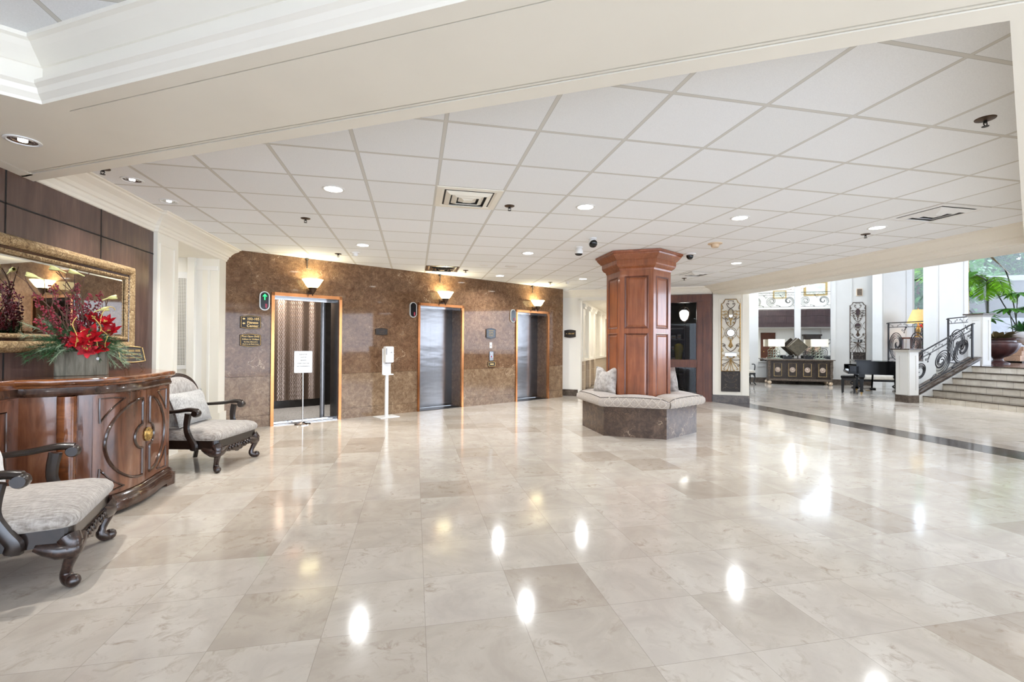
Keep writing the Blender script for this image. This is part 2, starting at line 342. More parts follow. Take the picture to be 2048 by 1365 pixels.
class MB:
    def __init__(s): s.v = []; s.f = []; s.sm = []
    def add(s, vs, fs, m=None, smooth=False):
        b = len(s.v)
        s.v += [tuple((m @ Vector(p)) if m else Vector(p)) for p in vs]
        s.f += [tuple(i+b for i in f) for f in fs]; s.sm += [smooth]*len(fs)
        return s
    def box(s, x0, x1, y0, y1, z0, z1, m=None, bev=0):
        if bev <= 0:
            vs = [(x0,y0,z0),(x1,y0,z0),(x1,y1,z0),(x0,y1,z0),(x0,y0,z1),(x1,y0,z1),(x1,y1,z1),(x0,y1,z1)]
            return s.add(vs, [(0,3,2,1),(4,5,6,7),(0,1,5,4),(1,2,6,5),(2,3,7,6),(3,0,4,7)], m)
        bev = min(bev, (x1-x0)*.49, (y1-y0)*.49, (z1-z0)*.49)
        bm = bmesh.new(); bmesh.ops.create_cube(bm, size=1)
        for v in bm.verts: v.co = Vector(((x0+x1)/2+v.co.x*(x1-x0), (y0+y1)/2+v.co.y*(y1-y0), (z0+z1)/2+v.co.z*(z1-z0)))
        bmesh.ops.bevel(bm, geom=bm.edges[:], offset=bev, segments=2, affect='EDGES', profile=.6)
        bm.verts.index_update()
        s.add([v.co.copy() for v in bm.verts], [[v.index for v in f.verts] for f in bm.faces], m); bm.free(); return s
    def prism(s, poly, z0, z1, m=None, smooth=False):
        n = len(poly); a = sum(poly[i][0]*poly[(i+1)%n][1]-poly[(i+1)%n][0]*poly[i][1] for i in range(n))
        if a < 0: poly = poly[::-1]
        vs = [(x,y,z0) for x,y in poly]+[(x,y,z1) for x,y in poly]
        s.add(vs, [tuple(range(n))[::-1], tuple(range(n,2*n))], m)
        s.add(vs, [(i,(i+1)%n,n+(i+1)%n,n+i) for i in range(n)], m, smooth); return s
    def loft(s, rings, m=None, smooth=True, cap=True, closed=True):
        n = len(rings[0]); vs = [p for r in rings for p in r]; fs = []
        for i in range(len(rings)-1):
            for j in range(n if closed else n-1):
                k = (j+1) % n; fs.append((i*n+j, i*n+k, (i+1)*n+k, (i+1)*n+j))
        s.add(vs, fs, m, smooth)
        if cap and closed: s.add(vs, [tuple(range(n))[::-1], tuple(range((len(rings)-1)*n, len(rings)*n))], m)
        return s
    def lathe(s, prof, n=24, m=None, smooth=True, cap=True, ax=(1,1), flute=0, nf=0):
        rings = []
        for r, z in prof:
            rr = []
            for i in range(n):
                a = 2*PI*i/n; q = r*(1+(flute*math.cos(nf*a) if nf else 0))
                rr.append((q*math.cos(a)*ax[0], q*math.sin(a)*ax[1], z))
            rings.append(rr)
        return s.loft(rings, m, smooth, cap)
    def tube(s, pts, r, n=8, m=None, flat=1, closed=False, cap=True):
        P = [Vector(p) for p in pts]; N = len(P)
        if N < 2: return s
        rr = r if isinstance(r, (list, tuple)) else [r]*N
        up = None; rings = []
        for i in range(N):
            if closed: t = P[(i+1)%N]-P[i-1]
            else: t = P[min(i+1,N-1)]-P[max(i-1,0)]
            if t.length < 1e-9: t = Vector((0,0,1))
            t.normalize()
            if up is None:
                a = Vector((0,0,1)) if abs(t.z) < .9 else Vector((1,0,0)); up = (a - t*a.dot(t)).normalized()
            else:
                up = up - t*up.dot(t)
                if up.length < 1e-6: up = Vector((1,0,0))-t*t.x
                up.normalize()
            b = t.cross(up)
            rings.append([tuple(P[i]+(b*math.cos(2*PI*j/n)+up*math.sin(2*PI*j/n)*flat)*rr[i]) for j in range(n)])
        if closed: rings.append(rings[0])
        return s.loft(rings, m, True, cap and not closed)
    def ball(s, c, r, n=10, m=None, sc=(1,1,1)):
        k = max(4, n//2); prof = [(math.sin(PI*i/k)*r+1e-5, -math.cos(PI*i/k)*r) for i in range(k+1)]
        M = Matrix.Translation(c) @ Matrix.Diagonal((*sc,1))
        return s.lathe(prof, n, (m @ M) if m else M, cap=False)
    def sweep(s, path, prof, closed=False, smooth=False, cap=True):
        """path: xy points; prof: (offset to the left of travel, z)."""
        P = [Vector((p[0],p[1])) for p in path]; N = len(P); rings = []
        for i in range(N):
            d0 = (P[i]-P[i-1]) if (i > 0 or closed) else (P[1]-P[0])
            d1 = (P[(i+1)%N]-P[i]) if (i < N-1 or closed) else d0
            d0 = d0.normalized(); d1 = d1.normalized()
            n0 = Vector((-d0.y,d0.x)); n1 = Vector((-d1.y,d1.x)); k = n0+n1
            k = k/ max(.2, (k.dot(k)/2)) if k.length > 1e-6 else n0
            rings.append([(P[i].x+k.x*o, P[i].y+k.y*o, z) for o, z in prof])
        if closed: rings.append(rings[0])
        return s.loft(rings, None, smooth, cap and not closed)
    def plate(s, poly2, t, m):
        """2-D outline (x,z) extruded along y by t."""
        n = len(poly2); a = sum(poly2[i][0]*poly2[(i+1)%n][1]-poly2[(i+1)%n][0]*poly2[i][1] for i in range(n))
        if a < 0: poly2 = poly2[::-1]
        vs = [(x,0,z) for x,z in poly2]+[(x,t,z) for x,z in poly2]
        s.add(vs, [tuple(range(n)), tuple(range(n,2*n))[::-1]]+[(i,n+i,n+(i+1)%n,(i+1)%n) for i in range(n)], m); return s
    def build(s, name, mat, parent=None, world=False, fix=True):
        me = bpy.data.meshes.new(name); me.from_pydata(s.v, [], s.f)
        for p, k in zip(me.polygons, s.sm): p.use_smooth = k
        if fix:
            bm = bmesh.new(); bm.from_mesh(me); bmesh.ops.recalc_face_normals(bm, faces=bm.faces[:]); bm.to_mesh(me); bm.free()
        if fix and any(s.sm): me.set_sharp_from_angle(angle=math.radians(40))
        me.update()
        o = bpy.data.objects.new(name, me); COL.objects.link(o)
        if isinstance(mat, str): mat = MT[mat]
        me.materials.append(mat)
        if parent is not None:
            if world:
                inv = wm(parent).inverted()
                me.transform(inv)
            o.parent = parent
        return o
def wm(o):
    M = Matrix.LocRotScale(o.location, o.rotation_euler, o.scale)
    return (wm(o.parent) @ M) if o.parent else M

def tag(o, label=None, cat=None, group=None, kind=None):
    if label: o['label'] = label
    if cat: o['category'] = cat
    if group: o['group'] = group
    if kind: o['kind'] = kind
    return o
def thing(name, label, cat, loc=(0,0,0), rz=0, group=None):
    o = bpy.data.objects.new(name, None); o.empty_display_size = .1; COL.objects.link(o)
    o.location = loc; o.rotation_euler = (0,0,rz); return tag(o, label, cat, group)
def struct(name, mb, mat, parent=None, world=True):
    o = mb.build(name, mat, parent, world=(parent is not None and world))
    if parent is None: o['kind'] = 'structure'
    return o
def sroot(name, loc=(0,0,0)):
    o = bpy.data.objects.new(name, None); COL.objects.link(o); o.location = loc; o['kind'] = 'structure'; return o
def dup(root, loc=None, rz=None, label=None):
    def cp(o, p):
        c = o.copy(); COL.objects.link(c); c.parent = p
        for ch in o.children: cp(ch, c)
        return c
    r = cp(root, None)
    if loc is not None: r.location = loc
    if rz is not None: r.rotation_euler = (0,0,rz)
    if label: r['label'] = label
    return r

def text_mesh(txt, size, mat, name='lettering', parent=None, m=None, depth=.001, align='CENTER', bold=0):
    cu = bpy.data.curves.new(name, 'FONT'); cu.body = txt; cu.size = size; cu.extrude = depth; cu.align_x = align; cu.align_y = 'CENTER'
    cu.offset = bold; cu.resolution_u = 3
    t = bpy.data.objects.new(name+'_tmp', cu); COL.objects.link(t)
    bpy.context.view_layer.update()
    me = bpy.data.meshes.new_from_object(t.evaluated_get(bpy.context.evaluated_depsgraph_get()))
    COL.objects.unlink(t); bpy.data.objects.remove(t)
    R = Matrix.Rotation(PI/2, 4, 'X')      # text now stands in the xz plane, facing -y
    me.transform(R)
    if m: me.transform(m)
    o = bpy.data.objects.new(name, me); COL.objects.link(o); me.materials.clear(); me.materials.append(MT[mat])
    if parent: o.parent = parent
    return o

def arc(cx, cz, r, a0, a1, n=10): return [(cx+r*math.cos(a0+(a1-a0)*i/n), cz+r*math.sin(a0+(a1-a0)*i/n)) for i in range(n+1)]
def spiral(cx, cz, r0, r1, a0, turns, n=40):
    return [(cx+(r0+(r1-r0)*i/n)*math.cos(a0+2*PI*turns*i/n), cz+(r0+(r1-r0)*i/n)*math.sin(a0+2*PI*turns*i/n)) for i in range(n+1)]
def scroll(x0, z0, x1, z1, bulge, r, sgn=1, n=14):
    """stem from (x0,z0) bending to a curl of radius r ending near (x1,z1)"""
    mx, mz = (x0+x1)/2, (z0+z1)/2; dx, dz = x1-x0, z1-z0; L = math.hypot(dx, dz) or 1
    nx, nz = -dz/L*sgn, dx/L*sgn; cx, cz = mx+nx*bulge, mz+nz*bulge
    pts = [((1-t)**2*x0+2*t*(1-t)*cx+t*t*x1, (1-t)**2*z0+2*t*(1-t)*cz+t*t*z1) for t in [i/n for i in range(n+1)]]
    tx, tz = x1-cx, z1-cz; l = math.hypot(tx, tz) or 1; tx /= l; tz /= l
    # curl centre on the concave side
    px, pz = tz*sgn, -tx*sgn
    ccx, ccz = x1+px*r, z1+pz*r; a = math.atan2(z1-ccz, x1-ccx)
    for i in range(1, 15):
        q = i/14; rr = r*(1-.6*q); aa = a-sgn*q*PI*1.6
        pts.append((ccx+rr*math.cos(aa), ccz+rr*math.sin(aa)))
    return pts
# ---------------------------------------------------------------- setting
struct('floor', MB().box(-7, 30, -4, 24, -.12, 0), 'floor')
struct('trim_1', MB().box(7.0, 7.53, -3, 9.32, -.02, .0015).prism([(6.9,9.82),(7.6,9.42),(7.53,9.2),(6.96,9.3)], -.02, .0012), 'marble_dark')

ZT, ZB = 2.73, 2.52
def wline(w, x): return w/.866-.57735*x            # lines that run parallel to the near beam
struct('ceiling', MB().prism([(-3.0,wline(2.12,-3.0)),(2.2,.86),(7.3,3.80),(7.3,9.9),(4.1,12.0),(-3.2,8.3)], ZT, ZT+.05), 'ceiling')
struct('ceiling_coffer', MB().box(-3.2, 7.4, -2.4, 4.2, 2.82, 2.87), 'ceiling')
struct('trim_light_block', MB().box(-3.2, 7.4, -2.6, -2.4, 2.50, 2.87), 'cream')  # unseen header behind the camera, added to block high light on the coffer

# near beam and its boxed soffit
soff = [(-3.0,wline(2.187,-3.0)),(2.137,1.291),(7.2,1.291+.57735*(7.2-2.137)),(7.2,3.30),(2.9,.82),(4.6,wline(2.187,4.6)),(4.2,wline(1.487,4.2)),(-1.864,wline(1.487,-1.864)),(-2.82,2.241),(-3.0,2.13)]
struct('trim_2', MB().prism(soff, ZB+.032, ZT+.12), 'cream')
lower = MB()
lower.prism([(-3.0,wline(2.187,-3.0)),(2.137,1.291),(7.2,1.291+.57735*(7.2-2.137)),(7.2,3.30),(2.9,.82),(4.6,wline(2.187,4.6)),(4.6,wline(2.087,4.6)),(-3.0,wline(2.087,-3.0))], ZB, ZB+.033)
lower.prism([(-2.735,wline(2.074,-2.735)),(4.6,wline(2.074,4.6)),(4.6,wline(2.062,4.6)),(-2.735,wline(2.062,-2.735))], ZB+.002, ZB+.033)
lower.prism([(-2.70,wline(2.048,-2.70)),(4.4,wline(2.048,4.4)),(4.25,wline(1.578,4.25)),(-1.78,wline(1.579,-1.78)),(-1.78,wline(1.572,-1.78)),(4.25,wline(1.573,4.25)),(4.2,wline(1.487,4.2)),(-1.864,wline(1.487,-1.864)),(-2.70,2.31)], ZB, ZB+.033)
lower.prism([(-3.0,2.13),(-2.82,2.241),(-2.712,2.303),(-2.712,wline(2.087,-2.712)+.02),(-3.0,wline(2.087,-3.0)+.02)], ZB, ZB+.0325)
struct('trim_3', lower, 'cream')
# coffer crown, mitred round the corner
cp = [(0,2.52),(.004,2.535),(.022,2.56),(.03,2.585),(.046,2.60),(.046,2.618),(-.004,2.622),(-.004,2.70),(.008,2.706),(.03,2.735),(.055,2.765),(.072,2.79),(.088,2.80),(.088,2.83),(-.06,2.83),(-.06,2.535)]
P0 = (-1.864, wline(1.487,-1.864))
struct('trim_5', MB().sweep([(-3.0,P0[1]-.57735*(P0[0]+3.0)*1.0),P0,(4.2,wline(1.487,4.2))], [(-o,z) for o,z in cp]), 'cream')

# left wall: walnut panelling, pilasters, side passage
XW = -2.82
wl = sroot('wall_left')
struct('wood_panelling', MB().box(-3.0, XW, -8, 5.84, 0, 2.6), 'walnut', wl)
b = MB()
for y in (1.9, 2.9, 3.915, 4.93): b.box(XW-.001, XW+.003, y-.006, y+.006, 0, 2.56)
b.box(XW-.001, XW+.003, -6, 5.84, 2.28, 2.292)
struct('panel_seams', b, 'seam', wl)
struct('plaster', MB().box(-3.0, XW-.001, -8, 5.84, 2.6, 2.95), 'cream', wl)
XP = -2.78
p1 = MB().box(-3.4, XP, 5.80, 6.26, .0, 2.60)
p1.box(XP, XP+.022, 5.80, 6.26, 0, .30).box(XP, XP+.012, 5.84, 5.865, .36, 2.42).box(XP, XP+.012, 6.15, 6.175, .36, 2.42).box(XP, XP+.010, 5.865, 6.15, 2.40, 2.42)
struct('trim_6', p1, 'cream')
p2 = MB().box(-3.0, XP, 7.46, 7.74, 0, 2.60).box(XP, XP+.022, 7.46, 7.715, 0, .30)
struct('trim_7', p2, 'cream')
struct('wall_left_header', MB().box(-3.4, XP, 6.26, 7.46, 2.53, 2.74), 'cream')
# passage through the left wall
b = MB().box(-4.6, -3.0, 7.46, 7.6, 0, 2.74).box(-4.6, -3.4, 6.0, 6.26, 0, 2.74).box(-4.7, -4.6, 6.0, 7.6, 0, 2.74)
b.box(-3.17, -3.08, 7.40, 7.46, 0, 2.53).box(-2.93, -2.90, 7.445, 7.46, .1, 2.36)
b.box(-3.08, -2.80, 7.438, 7.46, 2.36, 2.42)
struct('wall_passage', b, 'cream_w')
struct('ceiling_passage', MB().box(-4.7, -3.4, 6.2, 7.5, 2.53, 2.6), 'cream_w')
g = thing('wall_grille', 'tall perforated white metal grille inside the side passage', 'vent', (-3.31, 7.455, 0))
MB().box(-.16, .12, -.035, -.02, .98, 2.24).build('perforated_panel', 'perf', g)
b = MB().box(-.18, -.15, -.04, 0, .94, 2.32).box(.12, .136, -.04, 0, .94, 2.32).box(-.15, .12, -.038, 0, .94, .99).box(-.15, .12, -.038, 0, 2.23, 2.32)
b.build('frame', 'white', g)

# crown along the left wall, stepping out over the pilasters
crown = [(0,2.53),(.012,2.535),(.018,2.56),(.03,2.575),(.034,2.60),(.05,2.606),(.065,2.635),(.10,2.67),(.135,2.69),(.15,2.70),(.155,2.715),(.175,2.72),(.18,2.735),(-.05,2.735),(-.05,2.545)]
struct('trim_8', MB().sweep([(XW,5.80),(XW,4.0)], crown), 'cream')
struct('trim_9', MB().sweep([(XP,7.80),(XP,5.80),(-3.0,5.80)], crown), 'cream')

# elevator wall of brown marble: a long straight wall at about 29 degrees
MA = Vector((.1, 9.28)); MD = Vector((.8755, .4832)).normalized(); MN = Vector((-MD.y, MD.x))
TH = math.atan2(MD.y, MD.x)
def mw(s, off=0, z=0): p = MA+MD*s+MN*off; return (p.x, p.y, z)
MWX = xf((MA.x, MA.y, 0), TH)          # local x along the wall, local -y towards the lobby
ELV = [(-2.665, -1.545), (-.055, 1.025), (2.485, 3.57)]
wm_ = sroot('wall_elevators', mw(0)); wm_.rotation_euler = (0,0,TH)
segs = [(-3.36, ELV[0][0]), (ELV[0][1], ELV[1][0]), (ELV[1][1], ELV[2][0]), (ELV[2][1], 4.08)]
up, lo = MB(), MB()
for i, (a, c) in enumerate(segs):
    lo.box(a, c, 0, .45, 0, .18).box(a, c, .001, .45, .183, .79)
    up.box(a, c, .0015, .45, .793, 2.74)
for a, c in ELV: up.box(a, c, .0015, .45, 2.13, 2.74)
up.build('upper_marble', 'marble', wm_); lo.build('lower_marble', 'marble_low', wm_)
b = MB()
for s in (-2.95,): b.box(s, s+.002, -.0005, .002, .8, 2.73)
b.box(1.66, 1.662, -.0005, .002, 2.2, 2.73).box(-1.0, -.998, -.0005, .002, 2.0, 2.73)
b.build('joints', 'marble_dark', wm_)
struct('wall_elevator_backing', MB().box(-3.4, -2.79, 7.72, 8.2, 0, 2.75), 'cream')

# far wall runs back the other way
QP = Vector((6.9, 9.78)); QD = Vector((.866, -.5)); QN = Vector((.5, .866))
TQ = math.atan2(-.5, .866)
qr = sroot('wall_far', (QP.x, QP.y, 0)); qr.rotation_euler = (0, 0, TQ)
def sq(x): return (x-QP.x)/.866
H0, H1 = sq(4.135), -1.75             # opening of the white hallway
D0, D1 = -1.55, -.03                    # shop door opening
b = MB().box(-3.9, H0, 0, .2, 0, 2.74).box(H0, H1, 0, .2, 2.46, 2.74).box(H1, D0, 0, .2, 0, 2.74).box(D0, D1, 0, .2, 2.55, 2.74)
b.box(H0, H0+.06, -.02, .2, .0, 2.50).box(H0, H1, -.02, .0, 2.46, 2.50)
b.build('plaster', 'cream_w', qr)
MB().box(-3.7, H0-.01, -.02, .02, 0, .17).box(H1, D0, -.02, .02, 0, .17).build('baseboard', 'marble_base', qr)
fc = [(0,2.55),(.01,2.555),(.016,2.58),(.03,2.60),(.034,2.625),(.05,2.63),(.09,2.68),(.12,2.70),(.13,2.73),(.145,2.735),(-.04,2.735),(-.04,2.56)]
a = QP+QD*-3.9; c = QP+QD*-.02
struct('trim_10', MB().sweep([(a.x,a.y),(c.x,c.y)], [(-o,z) for o,z in fc]), 'cream')

# right-hand beam over the dark strip with its square column
RB0, RB1 = 6.885, 7.5
struct('trim_11', MB().box(RB0, RB1, 1.0, 9.55, ZB, 7.2), 'cream')
rc = [(0,2.54),(.01,2.545),(.018,2.575),(.035,2.59),(.04,2.61),(.06,2.615),(.09,2.65),(.15,2.68),(.2,2.695),(.215,2.715),(.24,2.72),(.25,2.735),(-.04,2.735),(-.04,2.55)]
struct('trim_12', MB().sweep([(RB0,3.9),(RB0,9.75)], rc), 'cream')
b = MB().sweep([(RB0+.07,4.1),(RB0+.07,9.5)], [(-.005,ZB-.001),(.005,ZB-.001),(.003,ZB-.006),(-.003,ZB-.006)])
struct('trim_13', b, 'cream')
c0 = QP; c1 = QP+QD*.775
colr = sroot('wall_column', (QP.x, QP.y, 0)); colr.rotation_euler = (0,0,TQ)
b = MB().box(0, .775, 0, .5, 0, 7.0)
for z0, z1, x0, x1 in ((.30,2.44,.13,.145),(.30,2.44,.60,.615)): b.box(x0, x1, -.01, 0, z0, z1)
b.box(.145, .60, -.009, 0, 2.425, 2.44).box(.145,.60,-.009,0,.30,.315)
b.box(0, .12, -.012, 0, .17, 2.52).box(.63, .775, -.012, 0, .17, 2.52)
b.build('column', 'cream', colr)
MB().box(-.01, .785, -.025, .52, 0, .17).build('baseboard', 'marble_base', colr)

struct('ceiling_sky_block', MB().box(7.5, 10.7, -4, 16, 7.0, 7.1).box(12.55, 31, -4, 16, 7.0, 7.1), 'atrium')  # unseen roof added to cut the sky light, open slot sized for brightness
# white hallway behind the far wall
hr = sroot('wall_hallway', (QP.x, QP.y, 0)); hr.rotation_euler = (0,0,TQ)
hx = H0+.06
b = MB().box(hx-.25, hx-.12, .2, 7, 0, 2.6).box(H1, H1+.12, .2, 7, 0, 2.6).box(hx-.3, H1+.2, 7, 7.1, 0, 2.6)
for i, y in enumerate((.55, 1.55, 2.55, 3.8, 5.2)):
    b.box(hx-.12, hx-.03, y, y+.26, .92, 2.35).box(hx-.12, hx+.02, y-.03, y+.29, 2.30, 2.36).box(hx-.12, hx+.04, y-.04, y+.3, 2.36, 2.42)
    b.box(hx-.12, hx-.105, y+.36, y+.86, 1.0, 1.03).box(hx-.12, hx-.105, y+.36, y+.39, 1.0, 2.2).box(hx-.12, hx-.105, y+.83, y+.86, 1.0, 2.2).box(hx-.12, hx-.105, y+.36, y+.86, 2.17, 2.2)
b.box(hx-.12, hx-.04, .2, 7, .88, .95).box(hx-.12, hx+.02, .2, 7, 2.42, 2.5)
b.build('plaster', 'cream_w', hr)
MB().box(hx-.12, hx-.10, .2, 7, .1, .88).box(hx-.12, hx-.01, .52, .84, .1, .88).box(hx-.12, hx-.01, 1.52, 1.84, .1, .88).box(hx-.12, hx-.01, 2.52, 2.84, .1, .88).build('wainscot', 'tan_tile', hr)
MB().box(hx-.12, hx-.0, .2, 7, 0, .1).build('baseboard', 'marble_base', hr)
MB().box(hx-.3, H1+.2, .2, 7.1, 2.5, 2.56).build('ceiling_board', 'cream_w', hr)

# ---------------- atrium walls
W1 = Vector((13.48, 14.14))
w1 = sroot('wall_atrium', (W1.x, W1.y, 0)); w1.rotation_euler = (0,0,TQ)
def on_plane(u, P=W1, D=QD):
    d = ray(u, 700); det = d[0]*-D.y+D.x*d[1]
    # t*d - s*D = P
    t = (P.x*-D.y+D.x*P.y)/det; return (t*d[0]-P.x)*D.x+(t*d[1]-P.y)*D.y
sA, sB, sC, sDd, sE, sF = [on_plane(u) for u in (1496, 1516.5, 1589, 1601, 1661.5, 1764)]
b = MB()
b.box(-4.5, sB, -.02, .4, 0, 7).box(sE, sF+.9, -.02, .4, 0, 7)
b.box(sC, sDd, -.03, .4, .0, 7).box(sB, sE, 0, .4, 0, .77).box(sB, sE, 0, .4, 4.6, 7).box(sB, sE, .3, .4, .7, 4.7)
for s0, s1 in ((sE+.12, sE+.62), (sF-.9, sF-.2)): b.box(s0, s0+.03, -.035, -.02, .3, 6).box(s1, s1+.03, -.035, -.02, .3, 6)
b.box(sB, sE, -.02, 0, .58, .62).box(sB, sE, -.03, 0, .74, .78)
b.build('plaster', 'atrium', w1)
MB().box(-4.5, sE, -.05, .01, 0, .18).box(sE, sF+.9, -.06, .01, 0, .18).build('baseboard', 'marble_base', w1)
for nm, x0, x1, lb in (('wall_mirror', sB, sC, 'tall wall mirror left of the narrow white mullion above the espresso sideboard'), ('wall_mirror', sDd, sE, 'tall wall mirror right of the narrow white mullion above the espresso sideboard')):
    m = thing(nm, lb, 'mirror', (W1.x, W1.y, 0), TQ, 'tall wall mirrors behind the sideboard')
    MB().box(x0+.003, x1-.003, .012, .03, .775, 2.42).build('pane', 'mirror', m)
    MB().box(x0+.003, x1-.003, .012, .03, 2.425, 4.58).build('pane', 'mirror', m)

# pier and window wall, facing the near side
YP = 12.39
pr = sroot('wall_window')
b = MB().box(14.97, 16.2, YP, YP+.33, .0, 7)
b.box(15.0, 15.015, YP-.01, YP, 1.0, 6.5).box(15.94, 15.955, YP-.012, YP, 1.0, 6.5)
b.box(16.0, 30, YP+.3, 13.2, 5.2, 7)
b.build('plaster', 'atrium', pr)
# free-standing column between the railings
C2 = col(1872, 13.3)
b = MB().box(C2[0], C2[0]+1.2, C2[1], C2[1]+.34, .0, 7)
for x in (C2[0]+.1, C2[0]+1.02): b.box(x, x+.02, C2[1]-.012, C2[1], .95, 6.5)
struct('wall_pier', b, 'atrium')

# raised landing with six steps
SX, SY, TR, RH = 12.07, 8.98, .305, .144
st = sroot('staircase')
ris, tre = MB(), MB()
for i in range(6):
    x = SX+TR*i
    ris.box(x, x+.5, -4, SY, 0 if i == 0 else RH*i-.05, RH*(i+1)-.018)
    tre.box(x-.018, x+TR+.03, -4, SY, RH*(i+1)-.018, RH*(i+1))
ris.build('riser', 'stair', st); tre.build('tread', 'marble_dark', st)
ZL = RH*6
lp = [(SX+5*TR+.2,-4),(30,-4),(30,13.1),(15.35,13.1),(15.25,12.4),(14.95,10.1),(14.05,9.24),(SX+5*TR+.2,9.24)]
struct('floor_landing', MB().prism(lp, .3, ZL-.001), 'parquet')
struct('trim_14', MB().prism([(14.0,9.24),(14.05,9.3),(14.95,10.12),(15.25,12.4),(15.1,12.4),(14.8,10.2),(13.9,9.36)], 0, ZL+.03), 'atrium')
# sloped curb beside the steps
cu = [(11.80,0),(11.80,.09),(13.86,.09+2.06*RH/TR*.93),(13.86,0)]
b = MB().plate(cu, .24, xf((0,8.985,0)))
struct('trim_15', b, 'atrium')
cc = [(11.74,.10),(11.74,.135),(13.88,.135+2.14*.4445),(13.88,.095+2.14*.4445)]
struct('trim_16', MB().plate(cc, .30, xf((0,8.955,0))), 'marble_dark')

# glass, posts of the window wall and what lies outside
gl = thing('window_1', 'floor to ceiling window wall looking onto palms', 'window', (16.2, YP+.36, ZL)); gl['kind'] = 'structure'
del gl['label']; del gl['category']
MB().box(0, 13, 0, .01, .02, 4.4).build('pane', 'glass', gl)
b = MB()
for x in (0, 2.9, 5.8, 8.7): b.box(x-.03, x+.03, -.03, .04, 0, 4.4)
b.build('frame', 'gold_leaf', gl)
struct('trim_17', MB().box(16.0, 16.22, YP+.38, YP+.62, 0, 6), 'brick_brown')
struct('ground_outside', MB().box(16.6, 60, 13.3, 60, -.2, .6), 'concrete')

# wall opposite, seen in the tall mirrors
OP = Vector((10.0, 2.75))
ow = sroot('wall_opposite', (OP.x, OP.y, 0)); ow.rotation_euler = (0,0,TQ)
b = MB().box(-2.9, 5.6, -1.3, -1.15, 0, 2.5).box(-2.9, 5.6, -.1, .04, 3.50, 3.60).box(-2.9, 5.6, -2.6, -2.5, 3.5, 7).box(-2.9, 5.6, -2.6, 0, 3.44, 3.50).box(-2.9, 5.6, -1.3, -.05, 2.40, 2.45)
for x in (-1.9, .1, 1.5, 3.2): b.box(x, x+.35, -1.15, -1.12, .15, 2.4)
b.build('plaster', 'cream_w', ow)
b = MB().box(-2.9, 5.6, -.1, 0, 2.45, 3.50).box(-2.9, 5.6, -.1, .05, 2.45, 2.62)
for i in range(8):
    x = -2.6+i*1.02; b.box(x, x+.06, 0, .02, 2.7, 3.46); b.box(x+.95, x+1.01, 0, .02, 2.7, 3.46); b.box(x+.06, x+.95, 0, .018, 2.7, 2.76); b.box(x+.06, x+.95, 0, .018, 3.40, 3.46)
b.build('fascia', 'fascia', ow)
MB().box(-2.7, 5.6, -1.15, -1.11, 0, .17).build('baseboard', 'marble_base', ow)
# ---------------------------------------------------------------- elevators
def rot_pt(s, off=0): p = MA+MD*s+MN*off; return (p.x, p.y, 0)
def elevator(i, label, seams=None, is_open=False):
    a, c = ELV[i]; mid = (a+c)/2; w = (c-a)/2
    e = thing('elevator', label, 'elevator', rot_pt(mid), TH, 'elevators in the marble wall')
    b = MB()
    fw = .046
    b.box(-w, -w+fw, -.028, .02, 0, 2.13).box(w-fw, w, -.028, .02, 0, 2.13).box(-w, w, -.028, .02, 2.075, 2.13)
    b.build('frame', 'copper', e)
    b = MB().box(-w+.01, -w+.055, .02, .36, 0, 2.13).box(w-.055, w-.01, .02, .36, 0, 2.13).box(-w+.01, w-.01, .02, .36, 2.075, 2.13)
    b.build('jamb_lining', 'dark_steel' if is_open else 'marble', e)
    MB().box(-w+.04, w-.04, -.01, .36, 0, .008).build('threshold', 'dark_steel' if not is_open else 'steel', e)
    if not is_open:
        x0, x1 = -w+.05, w-.05
        xs = [x0]+[q-mid for q in seams]+[x1]
        for j in range(len(xs)-1):
            off = .325+.012*(j % 2)
            MB().box(xs[j]+.0015, xs[j+1]-.0015, off, off+.03, .012, 2.08, bev=.002).build('door_panel', 'steel', e)
        MB().box(x0, x1, .31, .33, 2.055, 2.08).build('header_trim', 'chrome', e)
    else:
        # open doorway with the cab behind it
        MB().box(-w-.05, 1.1, .34, 2.1, -.01, .012).build('cab_floor', 'cab_carpet', e)
        MB().box(-w-.10, 1.15, 2.0, 2.05, 0, 2.6).box(-w-.15, -w-.10, .4, 2.05, 0, 2.6).box(1.1, 1.15, .46, 2.05, 0, 2.6).build('cab_wall', 'dark_steel', e)
        MB().box(-w-.15, 1.15, .46, 2.05, 2.5, 2.56).build('cab_ceiling', 'dark_steel', e)
        b = MB()
        n = 60; rg = []
        for k in range(n+1):
            x = -w-.05+1.50*k/n
            rg.append([(x, 1.93+.012*math.sin(k*.8), .17), (x, 1.93+.02*math.sin(k*.55), 2.48)])
        b.loft(rg, smooth=True, cap=False, closed=False)
        b.build('wavy_wall_pad', 'wavy', e)
        for j, x in enumerate((w-.235, w-.20, w-.165)):
            MB().box(x, x+.028, .34+j*.035, .365+j*.035, .012, 2.06).build('door_panel', 'steel' if j == 1 else 'dark_steel', e)
        MB().box(-w+.05, w-.05, .0, .34, .008, .014).box(-w+.05, w-.05, .12, .15, .014, .02).box(-w+.05, w-.05, .24, .27, .014, .02).build('sill_track', 'chrome', e)
        MB().box(-w+.05, w-.05, .3, .34, 2.04, 2.08).build('header_trim', 'chrome', e)
    return e
elevator(0, 'leftmost elevator with its door open showing a wavy bronze cab wall', is_open=True)
elevator(1, 'closed elevator between the hand sanitizer stand and the call button', (.43,))
elevator(2, 'closed elevator at the end of the marble wall farthest from the armchairs', (2.996,))

